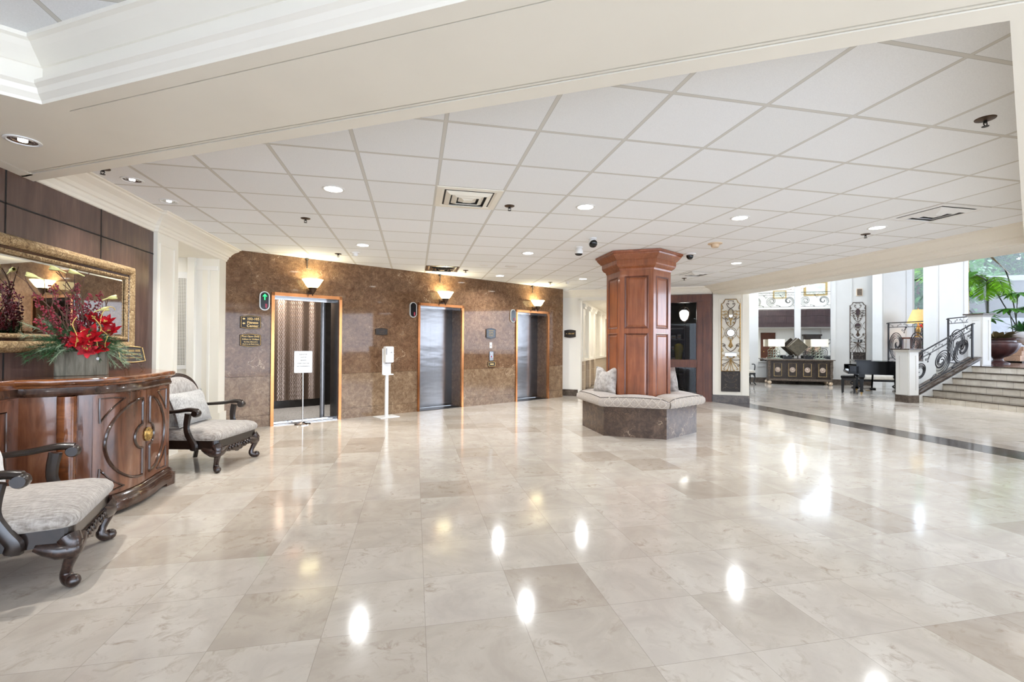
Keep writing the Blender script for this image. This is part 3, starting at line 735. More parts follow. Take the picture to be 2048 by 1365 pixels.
# ---------------------------------------------------------------- sconces
def sconce(s, label):
    t = thing('wall_sconce', label, 'sconce', rot_pt(s), TH, 'alabaster sconces above the elevators')
    z = 2.235
    b = MB().lathe([(.055, z-.02), (.10, z+.03), (.125, z+.075), (.150, z+.115), (.162, z+.13), (.156, z+.13), (.12, z+.08), (.05, z-.005), (.001, z-.01)], 28, xf((0,-.15,0)), cap=False, flute=.03, nf=14)
    b.build('glass_bowl', 'bowl_glow', t)
    b = MB().lathe([(.001, z-.14), (.012, z-.13), (.006, z-.115), (.02, z-.10), (.045, z-.06), (.07, z-.005), (.001, z-.004)], 20, xf((0,-.15,0)))
    b.box(-.03, .03, -.15, -.005, z-.075, z-.045).box(-.05, .05, -.02, -.001, z-.11, z-.01)
    b.build('bracket', 'bronze', t)
    b = MB().tube([(-.055,-.03,2.73),(-.055,-.03,2.56)], .008, 8).tube([(-.075,-.03,2.56),(.04,-.03,2.555)], .004, 6).box(-.075,-.035,-.045,-.002,2.70,2.73)
    b.build('hanger_rod', 'dark_steel', t)
SCS = [(-2.08, 'glowing fluted bowl sconce above the open elevator'), (.485, 'glowing fluted bowl sconce above the elevator next to the hand sanitizer'), (3.05, 'glowing fluted bowl sconce above the elevator farthest along the wall')]
for s, lb in SCS: sconce(s, lb)

# ---------------------------------------------------------------- position lanterns
def stadium(w, h, n=10):
    r = w/2; return [(r*math.cos(a), h/2-r+r*math.sin(a)) for a in [PI*i/n for i in range(n+1)]]+[(r*math.cos(a), -h/2+r+r*math.sin(a)) for a in [PI+PI*i/n for i in range(n+1)]]
def lantern(s, label, lit):
    t = thing('elevator_lantern', label, 'indicator light', rot_pt(s), TH, 'hall lanterns beside the elevators')
    z = 1.978
    MB().plate(stadium(.145, .30), .03, xf((0,-.03,z))).build('bezel', 'satin', t)
    MB().plate(stadium(.115, .27), .008, xf((0,-.038,z))).build('lens', 'lantern_black', t)
    if lit:
        b = MB().plate([(0,.05),(.032,.012),(.022,.004),(.007,.022),(.007,-.045),(-.007,-.045),(-.007,.022),(-.022,.004),(-.032,.012)], .002, xf((.0,-.041,z+.06)))
        b.build('up_arrow', 'green_light', t)
    MB().plate([(0,-.05),(.014,-.02),(.014,.03),(-.014,.03),(-.014,-.02)], .002, xf((.02,-.0405,z-.075))).build('down_arrow', 'red_light', t)
lantern(-2.765, 'lantern with a lit green up arrow beside the open elevator', True)
lantern(-.165, 'unlit lantern left of the elevator next to the hand sanitizer', False)
lantern(2.392, 'unlit lantern left of the elevator farthest along the wall', False)

# ---------------------------------------------------------------- plaques
def plaque_outline(w, h, bow):
    n = 10; t = [(-w/2+w*i/n, h/2-bow+bow*math.sin(PI*i/n)) for i in range(n+1)]
    return t+[(w/2-w*i/n, -h/2+bow-bow*math.sin(PI*i/n)) for i in range(n+1)]
def plaque(name, label, cat, loc, rz, w, h, bow, lines, back='sign_black', edge='sign_gold', group=None, letter='sign_gold'):
    t = thing(name, label, cat, loc, rz, group)
    MB().plate(plaque_outline(w, h, bow), .02, xf((0,-.02,0))).build('plate', back, t)
    o = plaque_outline(w*.93, h*.91, bow*.95)
    b = MB().tube([(x,-.021,z) for x, z in o], .0035, 6, closed=True); b.build('border', edge, t)
    for txt, sz, x, z, al in lines:
        text_mesh(txt, sz, letter, 'lettering', t, xf((x,-.0215,z)), align=al, bold=sz*.012)
    return t
def at_wall(s, z): p = MA+MD*s; return (p.x, p.y, z)
t = plaque('wall_sign', 'black plaque with gold arrows reading 102-105 Fitness Center', 'sign', at_wall(-2.952, 1.636), TH, .285, .215, .02,
    [('102-105', .052, .032, .050, 'CENTER'), ('Fitness', .056, -.052, -.006, 'LEFT'), ('Center', .056, -.057, -.058, 'LEFT')])
def arrow(t, x, z, sz, d=-1):
    p = [(d*-1*sz*0+d*sz, 0), (0, sz*.9), (0, sz*.4), (-d*sz*.8, sz*.4), (-d*sz*.8, -sz*.4), (0, -sz*.4), (0, -sz*.9)]
    MB().plate(p, .002, xf((x,-.0225,z))).build('arrow', 'sign_gold', t)
arrow(t, -.095, .05, .02); arrow(t, -.095, -.02, .02)
plaque('wall_sign', 'black plaque with gold lettering reading Pool Open Daily', 'sign', at_wall(-2.952, 1.358), TH, .29, .205, .02,
    [('Pool Open Daily', .036, 0, .058, 'CENTER'), ('9:00am to 10:00pm', .030, 0, .014, 'CENTER'), ('No Pets Allowed in', .024, 0, -.026, 'CENTER'), ('Pool or on Deck Area', .024, 0, -.06, 'CENTER')])
plaque('wall_sign', 'small bronze plaque high above the hand sanitizer stand', 'sign', at_wall(-.806, 1.54), TH, .235, .13, .014,
    [('NO SMOKING', .022, 0, .022, 'CENTER'), ('IN LOBBY', .022, 0, -.018, 'CENTER')], 'sign_black', 'bronze', letter='bronze')
for ch in [o for o in bpy.data.objects if o.name.startswith('lettering') and o.parent and 'hand sanitizer' in o.parent.get('label','') and o.parent.name.startswith('wall_sign')]:
    bpy.data.objects.remove(ch)      # too blurred to read in the photograph
b = MB()
par = [o for o in bpy.data.objects if o.get('label','').startswith('small bronze plaque')][0]
for i in range(3): b.box(-.07+.012*i, .07-.012*i, -.022, -.020, .028-.03*i, .036-.03*i)
b.build('lettering', 'bronze', par)
ep = plaque('wall_sign', 'glossy black plaque above the elevator call button', 'sign', at_wall(1.757, 1.562), TH, .27, .235, .028, [], 'lantern_black', 'bronze')
b = MB()
for i in range(4): b.box(-.07+.008*(i%2), .07-.01*(i%2), -.0225, -.0205, .058-.038*i, .067-.038*i)
b.build('lettering', 'antique_gold', ep)
cd = thing('key_card_notice', 'small white card above the elevator call button', 'notice', at_wall(1.757, 1.30), TH)
MB().box(-.033, .033, -.012, 0, -.06, .062).build('card', 'white', cd)
MB().box(-.012, .012, -.013, -.012, -.025, .01).build('print', 'ink', cd)
cb = thing('call_button_panel', 'brushed metal elevator call button plate', 'button panel', at_wall(1.775, 1.062), TH)
MB().box(-.056, .056, -.014, 0, -.105, .105, bev=.004).build('plate', 'steel', cb)
MB().lathe([(.001,0),(.016,0),(.016,.006),(.001,.007)], 16, xf((0,-.014,-.01), rx=PI/2)).build('button', 'red_light', cb)
MB().lathe([(.001,0),(.010,0),(.010,.006),(.001,.007)], 16, xf((0,-.014,.04), rx=PI/2)).build('key_switch', 'chrome', cb)
pl = plaque('wall_sign', 'little bronze plate right under the elevator call button', 'sign', at_wall(1.785, .885), TH, .20, .10, .002, [], 'sign_black', 'sign_gold')
MB().box(-.05, .05, -.023, -.020, -.012, .012).build('lettering', 'sign_gold', pl)
q = QP+QD*sq(3.945)+QN*-.002
rm = plaque('wall_sign', 'black bowed plaque with gold arrow reading 106-107 on the white wall', 'sign', (q.x, q.y, 1.612), TQ, .30, .21, .022,
    [('106-107', .05, .03, 0, 'CENTER')], 'sign_black', 'bronze')
arrow(rm, -.088, 0, .018, -1)

# ---------------------------------------------------------------- sanitizer and notice stands
t = thing('sanitizer_stand', 'white hand sanitizer dispenser on a floor stand', 'sanitizer dispenser', (-.49, 8.66, 0), TH+.05)
MB().box(-.19, .19, -.15, .15, 0, .012, bev=.004).build('base_plate', 'white', t)
MB().box(-.028, .028, -.02, .02, .012, .80, bev=.004).build('pole', 'white', t)
MB().box(-.085, .085, .0, .015, .76, 1.23, bev=.004).box(-.088, .11, -.05, .01, .755, .775).build('back_plate', 'white', t)
d = MB().box(-.075, .085, -.11, -.001, .98, 1.27, bev=.02).build('dispenser', 'white', t)
MB().box(-.068, -.055, -.112, -.10, 1.12, 1.24).box(.02, .045, -.1115, -.108, 1.155, 1.17).box(.0, .008, -.1115, -.108, 1.155, 1.17).build('sight_window', 'ink', d)
MB().box(-.045, .045, -.09, -.02, .965, .985, bev=.006).build('drip_nozzle', 'ink', d)

t = thing('notice_stand', 'chrome pole stand holding a white framed notice before the open elevator', 'sign stand', (-1.765, 8.055, 0), TH-.12)
MB().lathe([(.001,0),(.125,0),(.125,.01),(.118,.018),(.05,.028),(.02,.045),(.001,.046)], 32).build('round_base', 'chrome', t)
MB().tube([(0,0,.03),(0,0,.86)], .012, 12).build('pole', 'chrome', t)
fr = MB().box(-.135, .135, -.012, .012, .84, 1.19); fr.build('backing_board', 'chrome', t)
MB().box(-.135, -.12, -.018, .0, .84, 1.19).box(.12, .135, -.018, 0, .84, 1.19).box(-.135, .135, -.018, 0, .84, .855).box(-.135, .135, -.018, 0, 1.175, 1.19).build('frame', 'white', t)
pp = MB().box(-.12, .12, -.0135, -.012, .855, 1.175).build('notice_sheet', 'paper', t)
for i, tx in enumerate(('ELEVATOR', 'OUT OF', 'SERVICE', 'SORRY FOR THE', 'INCONVENIENCE')):
    text_mesh(tx, .024, 'ink', 'lettering', pp, xf((0,-.0142,1.135-.048*i)), bold=.0003)

# ---------------------------------------------------------------- hexagonal column, marble seat, cushions
HX = (3.457, 6.79)
def hexp(R, a0=30): return [(R*math.cos(math.radians(a0+60*i)), R*math.sin(math.radians(a0+60*i))) for i in range(6)]
t = thing('wooden_column', 'six-sided cherry wood column rising from the marble seat', 'column', (*HX, 0))
R = .49; ap = R*.866
MB().prism(hexp(R-.012), 0, 2.66).build('core', 'cherry', t)
for i in range(6):
    a = math.radians(60*i); M = xf(rz=a+PI/2)     # local -y points outwards... panel drawn at y=-apothem
    M = Matrix.Rotation(a+PI/2, 4, 'Z')
    h = R/2
    b = MB(); y0, y1 = -ap, -ap+.02
    sw = .07
    b.box(-h, -h+sw, y0, y1, .4, 2.45, M).box(h-sw, h, y0, y1, .4, 2.45, M)
    b.box(-h+sw, h-sw, y0, y1, 2.36, 2.45, M).box(-h+sw, h-sw, y0, y1, 1.50, 1.57, M).box(-h+sw, h-sw, y0, y1, .4, .52, M)
    b.build('stile_frame', 'cherry', t)
    for z0, z1 in ((1.57, 2.36), (.52, 1.50)):
        x0, x1 = -h+sw, h-sw
        b = MB()
        prof = [(0,0),(.008,-.006),(.02,-.002),(.024,.008)]
        rings = []
        for o, d in prof:
            rings.append([(x0+o, y0+d, z0+o), (x1-o, y0+d, z0+o), (x1-o, y0+d, z1-o), (x0+o, y0+d, z1-o)])
        rings.append([(x0+.045, y0+.008, z0+.045), (x1-.045, y0+.008, z0+.045), (x1-.045, y0+.008, z1-.045), (x0+.045, y0+.008, z1-.045)])
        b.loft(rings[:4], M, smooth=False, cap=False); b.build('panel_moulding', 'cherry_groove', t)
        b = MB(); o = .024; rings2 = [[(x0+o, y0+.012, z0+o), (x1-o, y0+.012, z0+o), (x1-o, y0+.012, z1-o), (x0+o, y0+.012, z1-o)],
            [(x0+.055, y0+.002, z0+.055), (x1-.055, y0+.002, z0+.055), (x1-.055, y0+.002, z1-.055), (x0+.055, y0+.002, z1-.055)]]
        b.loft(rings2, M, smooth=False); b.build('panel', 'cherry', t)
b = MB()
hexpath = hexp(R)[::-1]
crn = [(0,2.44),(.008,2.45),(.012,2.475),(.045,2.50),(.06,2.52),(.065,2.535),(.068,2.54),(.068,2.60),(.08,2.605),(.11,2.64),(.135,2.67),(.14,2.69),(.155,2.695),(.16,2.725),(-.02,2.725),(-.02,2.44)]
b.sweep(hexpath, crn, closed=True, cap=False); b.build('cornice', 'cherry', t)

t = thing('hexagonal_seat', 'six-sided dark marble seat around the wooden column', 'bench', (*HX, 0))
hp = hexp(.87); hi = hexp(.52)
b = MB()
rings = [[(x,y,0) for x,y in hp], [(x,y,.43) for x,y in hp], [(x,y,.43) for x,y in hi], [(x,y,0) for x,y in hi]]
b.loft(rings, smooth=False, cap=False); b.build('marble_plinth', 'marble_seat', t)

def cushion(k0, label, n_emb):
    """one cushion spanning two sides, from hexagon corner k0 to k0+2."""
    t = thing('seat_cushion', label, 'cushion', (*HX, .43), 0, 'cushions on the hexagonal seat')
    Ro, Ri = .985, .50
    def pnt(R, k):                              # k may be fractional: along the side
        i = math.floor(k); f = k-i; p = hexp(R); q0 = p[i % 6]; q1 = p[(i+1) % 6]
        return (q0[0]+(q1[0]-q0[0])*f, q0[1]+(q1[1]-q0[1])*f)
    b = MB(); rings = []; N = 48; path_top = []
    for j in range(N+1):
        k = k0+.012+(2-.024)*j/N
        e = min(1, min(j, N-j)/3.0); e = math.sin(e*PI/2)
        sidef = (k-math.floor(k)); puff = .018*math.sin(PI*sidef)
        H = .055+.085*(.55+.45*e)+puff
        ring = []
        prof = [(Ro-.06, -.002), (Ro-.01, .012), (Ro+.012, .05), (Ro+.006, .095), (Ro-.035, H*.93), (Ro-.14, H+.004), (Ro-.3, H+.008), (Ri+.05, H), (Ri+.005, H*.85), (Ri+.003, .0)]
        for (rr, z) in prof:
            rr2 = rr-(.02*(1-e) if rr > .8 else 0)
            x, y = pnt(rr2, k); ring.append((x, y, max(z, 0) if z < .13 else z))
        rings.append(ring); path_top.append(ring[4])
    b.loft(rings); b.build('cover', 'cushion', t)
    MB().tube([(x*1.003,y*1.003,z) for x,y,z in path_top], .0055, 6).build('piping', 'piping', t)
    # embroidered ogee lines on the outer face of each side
    b = MB()
    for side in (0, 1):
        if side not in n_emb: continue
        i = (k0+side) % 6; p0, p1 = pnt(Ro+.016, k0+side+.08), pnt(Ro+.016, k0+side+.93)
        m = 7
        def onf(u, v):                           # u along the side, v 0..1 up the front then over the top
            x = p0[0]+(p1[0]-p0[0])*u; y = p0[1]+(p1[1]-p0[1])*u
            if v < .5: z = .012+.16*v; k = 1.0
            else: z = .092+(.148-.092)*min(1, (v-.5)*4); k = 1-.30*max(0, v-.55)
            return (x*k, y*k, z+(.004 if v > .5 else 0))
        for q in range(m):
            for ph in (0, 1):
                pts = []
                for j in range(17):
                    v = j/16; u = (q+.5+(.46 if ph else -.46)*math.sin(PI*v*1.5))/m
                    if 0 <= u <= 1: pts.append(onf(u, v))
                if len(pts) > 2: b.tube(pts, .0017, 4)
    if b.v: b.build('embroidery', 'embroidery', t)
cushion(2, 'embroidered grey seat cushion on the two sides facing the elevators and the armchairs', (1,))
cushion(4, 'grey seat cushion on the two column sides nearest the marble strip', (0,))
cushion(0, 'seat cushion hidden behind the wooden column, facing the shop door', ())

# ---------------------------------------------------------------- throw pillows
def pillow(label, mat, loc, w, h, d, M, group=None, pinch=.0, name='throw_pillow'):
    t = thing(name, label, 'pillow', loc, 0, group)
    n = 14; b = MB()
    def P(i, j, sg):
        u = -1+2*i/n; v = -1+2*j/n
        e = (1-abs(u)**3.0)*(1-abs(v)**3.0); e = max(e, 0)**.55
        k = 1-.07*(1-abs(u))*(abs(v)**2)-.07*(1-abs(v))*(abs(u)**2)
        x = u*w/2*(1-.06*(1-v*v)*0+0)*(1-.07*(1-v*v)); z = v*h/2*(1-.07*(1-u*u))
        if pinch and v > 0: z -= pinch*math.exp(-(u*3.0)**2)*v**2
        wr = .006*math.sin(9*u+3*v)+.005*math.sin(7*v-4*u)
        return (x, sg*(d/2*e+wr*e)+.0, z)
    for sg in (-1, 1):
        vs = [P(i, j, sg) for i in range(n+1) for j in range(n+1)]
        fs = [(i*(n+1)+j, (i+1)*(n+1)+j, (i+1)*(n+1)+j+1, i*(n+1)+j+1) for i in range(n) for j in range(n)]
        b.add(vs, fs, M, True)
    b.build('cover', mat, t)
    edge = [P(i, 0, 1) for i in range(n+1)]+[P(n, j, 1) for j in range(1, n+1)]+[P(i, n, 1) for i in range(n-1, -1, -1)]+[P(0, j, 1) for j in range(n-1, 0, -1)]
    MB().tube([tuple(M @ Vector(p)) for p in edge], .005, 6, closed=True).build('seam', mat, t)
    return t
G = 'velvet pillows on the hexagonal seat'
pillow('crushed velvet pillow leaning on the column, on the side nearest the elevators', 'velvet', (HX[0]-.53, HX[1]+.02, .57), .42, .42, .17, xf((0,0,.20), PI/2-2.6, rx=-.22), G, .07)
pillow('crushed velvet pillow leaning on the column, on the side nearest the iron panel', 'velvet', (HX[0]+.53, HX[1]+.05, .57), .42, .42, .17, xf((0,0,.20), -1.25, rx=.25), G, .05)
# ---------------------------------------------------------------- credenza
def cr_spline(P, n=8):
    out = []
    for i in range(len(P)-1):
        p0 = P[max(i-1,0)]; p1 = P[i]; p2 = P[i+1]; p3 = P[min(i+2,len(P)-1)]
        for k in range(n):
            t = k/n
            out.append(tuple(.5*((2*p1[j])+(-p0[j]+p2[j])*t+(2*p0[j]-5*p1[j]+4*p2[j]-p3[j])*t*t+(-p0[j]+3*p1[j]-3*p2[j]+p3[j])*t**3) for j in range(len(p1))))
    out.append(tuple(P[-1])); return out
YC = 3.15
wing = cr_spline([(-2.235,4.90),(-2.235,4.72),(-2.21,4.52),(-2.197,4.34),(-2.22,4.16),(-2.28,4.02),(-2.36,3.95)], 6)
half = [(-2.80,5.40),(-2.62,5.28)]+wing+[(-2.40,3.94),(-2.50,3.85),(-2.66,3.82)]
def outline(off):
    # far half then mirrored near half; pushed outwards a little
    pts = []
    H = half
    for i, p in enumerate(H):
        a = Vector(H[max(i-1,0)]); c = Vector(H[min(i+1,len(H)-1)]); t = (c-a).normalized(); n = Vector((-t.y, t.x))
        if n.x < -.1 and i > 0: n = -n
        if i == 0: n = Vector((0,1))
        pts.append((p[0]+n.x*off, p[1]+n.y*off))
    near = [(x, 2*YC-y) for x, y in pts][::-1]
    return pts+near
cz = thing('credenza', 'long serpentine mahogany credenza standing against the walnut panelled wall', 'sideboard', (-2.8, YC, 0))
MB().prism(outline(0), .10, .985, smooth=True).build('body', 'credenza', cz, world=True)
b = MB()
def layered(b, L):
    rings = [[(x, y, z) for x, y in outline(o)] for o, z in L]
    b.loft(rings, smooth=True, cap=True)
layered(b, [(.005,.985),(.012,.99),(.014,1.0),(.034,1.008),(.044,1.016),(.048,1.028),(.046,1.040),(.036,1.048),(.030,1.05)])
b.build('top', 'credenza_top', cz, world=True)
b = MB(); layered(b, [(.004,.925),(.014,.93),(.020,.945),(.012,.96),(.008,.984)]); b.build('frieze_moulding', 'credenza_dark', cz, world=True)
b = MB(); layered(b, [(.045,.03),(.048,.085),(.040,.10),(.028,.115),(.032,.13),(.015,.15),(.002,.155)]); b.build('plinth', 'credenza_dark', cz, world=True)
for (x, y) in ((-2.235,4.90),(-2.28,4.12),(-2.68,5.2),(-2.28,2*YC-4.08),(-2.235,2*YC-4.80),(-2.68,2*YC-5.2)):
    MB().prism([(x-.09,y-.10),(x+.035,y-.10),(x+.05,y),(x+.035,y+.05),(x-.09,y+.05)], 0, .10).build('foot', 'credenza_dark', cz, world=True)
# surface curve of the wing front for door mouldings
def wing_at(t, sgn=1, off=.006):
    L = [0]
    for i in range(1, len(wing)): L.append(L[-1]+math.dist(wing[i], wing[i-1]))
    d = t*L[-1]; i = 1
    while i < len(wing)-1 and L[i] < d: i += 1
    f = (d-L[i-1])/(L[i]-L[i-1]); a, c = wing[i-1], wing[i]
    x, y = a[0]+(c[0]-a[0])*f, a[1]+(c[1]-a[1])*f; tx, ty = c[0]-a[0], c[1]-a[1]; l = math.hypot(tx, ty)
    nx, ny = -ty/l, tx/l
    x += nx*off; y += ny*off
    return (x, y if sgn > 0 else 2*YC-y)
for sgn in (1, -1):
    for dn, (ta, tb) in enumerate(((.055, .465), (.475, .945))):   # far door, near door
        d0 = MB(); rings = []
        for j in range(13):
            t = ta+(tb-ta)*j/12
            o = .010
            x0, y0 = wing_at(t, sgn, -.004); x1, y1 = wing_at(t, sgn, o)
            rings.append([(x0,y0,.165),(x1,y1,.165),(x1,y1,.915),(x0,y0,.915)])
        d0.loft(rings, smooth=True); d = d0.build('door', 'credenza', cz, world=True)
        def onp(u, z, off=.013):     # u 0..1 across this door measured from the meeting stile outwards
            t = tb-(tb-ta)*u if dn == 0 else ta+(tb-ta)*u
            x, y = wing_at(t, sgn, off); return (x, y, z)
        b = MB()
        # arched D moulding: straight meeting side with a round bite near the knob, curved outer side
        pts = [onp(.13, .24+.03*j) for j in range(8)]
        for j in range(13):
            a = -PI/2+PI*j/12; pts.append(onp(.13+.20*math.cos(a), .545+.095*math.sin(a)))
        pts += [onp(.13, .655+.03*j) for j in range(7)]
        for j in range(25):
            a = PI/2-PI*j/24; pts.append(onp(.13+.74*math.cos(a)*.98, .54+.315*math.sin(a)))
        b.tube(pts, .011, 6, closed=True)
        # small corner triangles
        for zs in (1, -1):
            tri = []
            for j in range(12):
                a = math.radians(62-36*j/11); tri.append(onp(min(.93,.13+.88*math.cos(a)), .54+zs*min(.352,.385*math.sin(a))))
            tri += [onp(.93, .54+zs*.26), onp(.93, .54+zs*.352), onp(.75, .54+zs*.352)]
            b.tube(tri+[tri[0]], .007, 5)
        b.build('door_moulding', 'credenza_dark', d, world=True)
    x, y = wing_at(.455, sgn, .012)
    kb = MB().lathe([(.001,0),(.052,.0),(.058,.008),(.05,.018),(.036,.014),(.03,.022),(.02,.034),(.001,.036)], 24, xf((x,y,.545), 0, 0, PI/2), flute=.05, nf=12)
    kb.build('knob', 'antique_gold', cz, world=True)
    # rounded corner post between wing and centre
    yy = 3.885 if sgn > 0 else 2*YC-3.885
    MB().lathe([(.055,.155),(.055,.925)], 20, xf((-2.415,yy,0))).build('corner_post', 'credenza_top', cz, world=True)
b = MB()
for (ya, yb) in ((3.18, 3.77), (2.53, 3.12)):
    b.box(-2.665, -2.648, ya, yb, .165, .915)
b.build('centre_door', 'credenza', cz, world=True)
b = MB()
for (ya, yb) in ((3.18, 3.77), (2.53, 3.12)):
    r = [(-2.645, ya+.07, .24), (-2.645, yb-.07, .24), (-2.645, yb-.07, .84), (-2.645, ya+.07, .84)]
    b.tube(r+[r[0]], .008, 6)
b.build('centre_moulding', 'credenza_dark', cz, world=True)

# ---------------------------------------------------------------- armchairs
def bez(P, n=8): return cr_spline(P, n)
def make_chair(label, loc, rz):
    t = thing('armchair', label, 'armchair', loc, rz, 'carved armchairs with pale seats')
    # seat cushion: rounded top, wide
    def rr(x0, x1, y0, y1, r, z, n=5):
        pts = []
        for cx, cy, a in ((x1-r, y1-r, 0), (x0+r, y1-r, PI/2), (x0+r, y0+r, PI), (x1-r, y0+r, 1.5*PI)):
            for i in range(n+1): pts.append((cx+r*math.cos(a+PI/2*i/n), cy+r*math.sin(a+PI/2*i/n), z))
        return pts
    rings = []
    for d, z in ((0,.325),(-.012,.335),(-.018,.36),(-.012,.385),(.01,.41),(.05,.428),(.12,.44),(.22,.446)):
        rings.append(rr(-.30+d, .36-d, -.36+d, .36-d, max(.03,.07-d*.1), z))
    MB().loft(rings).build('seat_cushion', 'chair_fabric', t)
    MB().prism([(p[0],p[1]) for p in rr(-.30,.352,-.352,.352,.05,0)], .235, .332).build('seat_frame', 'blackwood', t)
    # carved apron under the front rail
    b = MB()
    ol = [(-.26,.245)]+[(-.26+.52*i/26, .215-.035*max(0,math.sin(PI*i/26))**.6-.012*abs(math.sin(i*.9))-.02*math.exp(-((i-13)/3.)**2)) for i in range(27)]+[(.26,.245)]
    b.plate(ol, .024, Matrix.Translation((.358,0,0)) @ Matrix.Rotation(PI/2,4,'Z'))
    for k in range(9):
        y = -.2+.05*k
        b.tube([(.362+.004*abs(math.cos(k)), y+.014*math.cos(a), .215+.02*math.sin(a)) for a in [i*.7 for i in range(8)]], .0065, 5)
    b.ball((.362,0,.215), .028, 10, sc=(.5,1,1.1))
    b.build('carved_apron', 'carved', t)
    # cabriole legs with scroll feet
    for sx, sy in ((1,1),(1,-1)):
        p = [(.325,.315,.26),(.345,.33,.225),(.345,.33,.17),(.325,.315,.11),(.315,.305,.06),(.335,.325,.03),(.36,.35,.028)]
        P = bez(p, 5); R = [.055,.054,.052,.05,.047,.044,.041,.038,.036,.034,.032,.030,.028,.027,.026,.025,.024,.024,.025,.026,.027,.029,.030,.031,.031,.030,.029,.028,.027,.026,.024]
        b = MB().tube([(x, y*sy, z) for x, y, z in P], (R+[.024]*9)[:len(P)], 10)
        b.ball((.355,.345*sy,.034), .034, 12).ball((.345,.335*sy,.20), .046, 10, sc=(1,1,1.1))
        for q in range(4): b.tube([(.345+.04*math.cos(a+q), .335*sy+.04*math.sin(a+q), .245-.03*a) for a in [i*.3 for i in range(6)]], .007, 5)
        # knee brackets
        b.tube([(.34,.33*sy,.20),(.345,.28*sy,.205),(.35,.23*sy,.222),(.352,.19*sy,.238)], [.05,.046,.032,.018], 10)
        b.tube([(.34,.33*sy,.20),(.29,.34*sy,.205),(.24,.345*sy,.222),(.20,.347*sy,.238)], [.05,.046,.032,.018], 10)
        b.build('leg', 'carved', t)
    for sy in (1,-1):
        P = bez([(-.28,.29*sy,.28),(-.295,.29*sy,.16),(-.325,.29*sy,.0)], 5)
        MB().tube(P, .024, 8).build('leg', 'blackwood', t)
    # arms
    for sy in (1,-1):
        a = MB()
        P = bez([(-.32,.33*sy,.60),(-.22,.35*sy,.605),(-.05,.36*sy,.618),(.08,.37*sy,.638),(.16,.375*sy,.628)], 5)
        n = len(P); a.tube(P, [.021+.012*(i/n) for i in range(n)], 10, flat=.75)
        a.lathe([(.001,-.036),(.03,-.036),(.038,-.02),(.038,.02),(.03,.036),(.001,.036)], 16, xf((.155,.375*sy,.602), rx=PI/2))
        arm = a.build('arm', 'blackwood', t)
        s = MB(); P = bez([(.07,.37*sy,.60),(.055,.37*sy,.50),(.06,.372*sy,.42),(.10,.376*sy,.34),(.135,.376*sy,.28),(.13,.37*sy,.235)], 5)
        s.tube(P, [.024+.010*abs(i/len(P)-.3) for i in range(len(P))], 8, flat=1.3); s.build('arm_support', 'blackwood', arm)
    # back: arched cushion with a carved rim
    N = 22; rimo = []
    for i in range(N+1):
        a = PI*i/N; y = -.345*math.cos(a); z = .60+.36*max(0,math.sin(a))**.75; rimo.append((y, z))
    fr = [(-.345,.30)]+rimo+[(.345,.30)]
    lean = lambda z: -.30-(z-.3)*.08
    rings = []
    for sc_, dx in ((1.0,-.03),(1.0,.02),(.95,.052),(.82,.072),(.5,.08)):
        rings.append([(lean(z)+dx, y*sc_*.93, .60+(z-.60)*sc_*.95) for y, z in fr])
    b = MB().loft(rings); b.build('backrest', 'back_fabric', t)
    b = MB().tube([(lean(z)-.005, y, z) for y, z in fr], .024, 8)
    for k in range(-4, 5):
        z = .965-.03*abs(k)*.5; b.ball((lean(z), k*.045, z), .02, 8, sc=(.8,1.2,.9))
    b.build('back_frame', 'carved', t)
    return t
ch = make_chair('nearer carved armchair in front of the credenza, cut by the frame edge', (-2.218, 3.157, 0), math.radians(16.4))
dup(ch, (-2.205, 5.618, 0), math.radians(-13), 'carved armchair between the credenza and the marble elevator wall, holding a grey pillow')
ch['label'] = 'carved armchair drawn up in front of the credenza, holding a white pillow'
pillow('white cotton pillow on the armchair in front of the credenza', 'pillow_white', (-2.375, 3.10, .42), .46, .44, .16, xf((0,0,.23), math.radians(16.4-90), rx=.26))
pillow('grey striped pillow on the armchair beside the elevator wall', 'pillow_grey', (-2.355, 5.61, .43), .62, .36, .15, xf((0,0,.19), math.radians(-13-82), rx=.33))

# ---------------------------------------------------------------- gilt mirror
m = thing('wall_mirror', 'wide gilt framed mirror on the walnut wall above the credenza', 'mirror', (XW, 0, 0))
MY0, MY1, MZ0, MZ1 = .9, 5.40, 1.235, 2.065
def rectframe(prof, y0, y1, z0, z1, x=0):
    rings = []
    for o, d in prof: rings.append([(x+d, y0+o, z0+o), (x+d, y1-o, z0+o), (x+d, y1-o, z1-o), (x+d, y0+o, z1-o)])
    return MB().loft(rings, smooth=False, cap=False)
rectframe([(0,.0),(0,.03),(.012,.045),(.035,.056),(.06,.052),(.075,.04),(.082,.03)], MY0, MY1, MZ0, MZ1).build('outer_frame', 'gilt', m)
rectframe([(.080,.03),(.084,.024),(.10,.022),(.104,.024)], MY0, MY1, MZ0, MZ1).build('dark_channel', 'credenza_dark', m)
b = rectframe([(.102,.022),(.106,.032),(.120,.036),(.132,.028),(.134,.012)], MY0, MY1, MZ0, MZ1)
k = 0; y = MY0+.12
while y < MY1-.12:
    for z in (MZ0+.117, MZ1-.117): b.ball((.036, y, z), .008, 6)
    y += .03
z = MZ0+.14
while z < MZ1-.13: b.ball((.036, MY1-.117, z), .008, 6); z += .03
b.build('beaded_inner_frame', 'gilt', m)
b = MB(); g0, g1, h0, h1 = MY0+.13, MY1-.13, MZ0+.13, MZ1-.13
b.add([(.012,g0+.025,h0+.025),(.012,g1-.025,h0+.025),(.012,g1-.025,h1-.025),(.012,g0+.025,h1-.025)], [(0,1,2,3)])
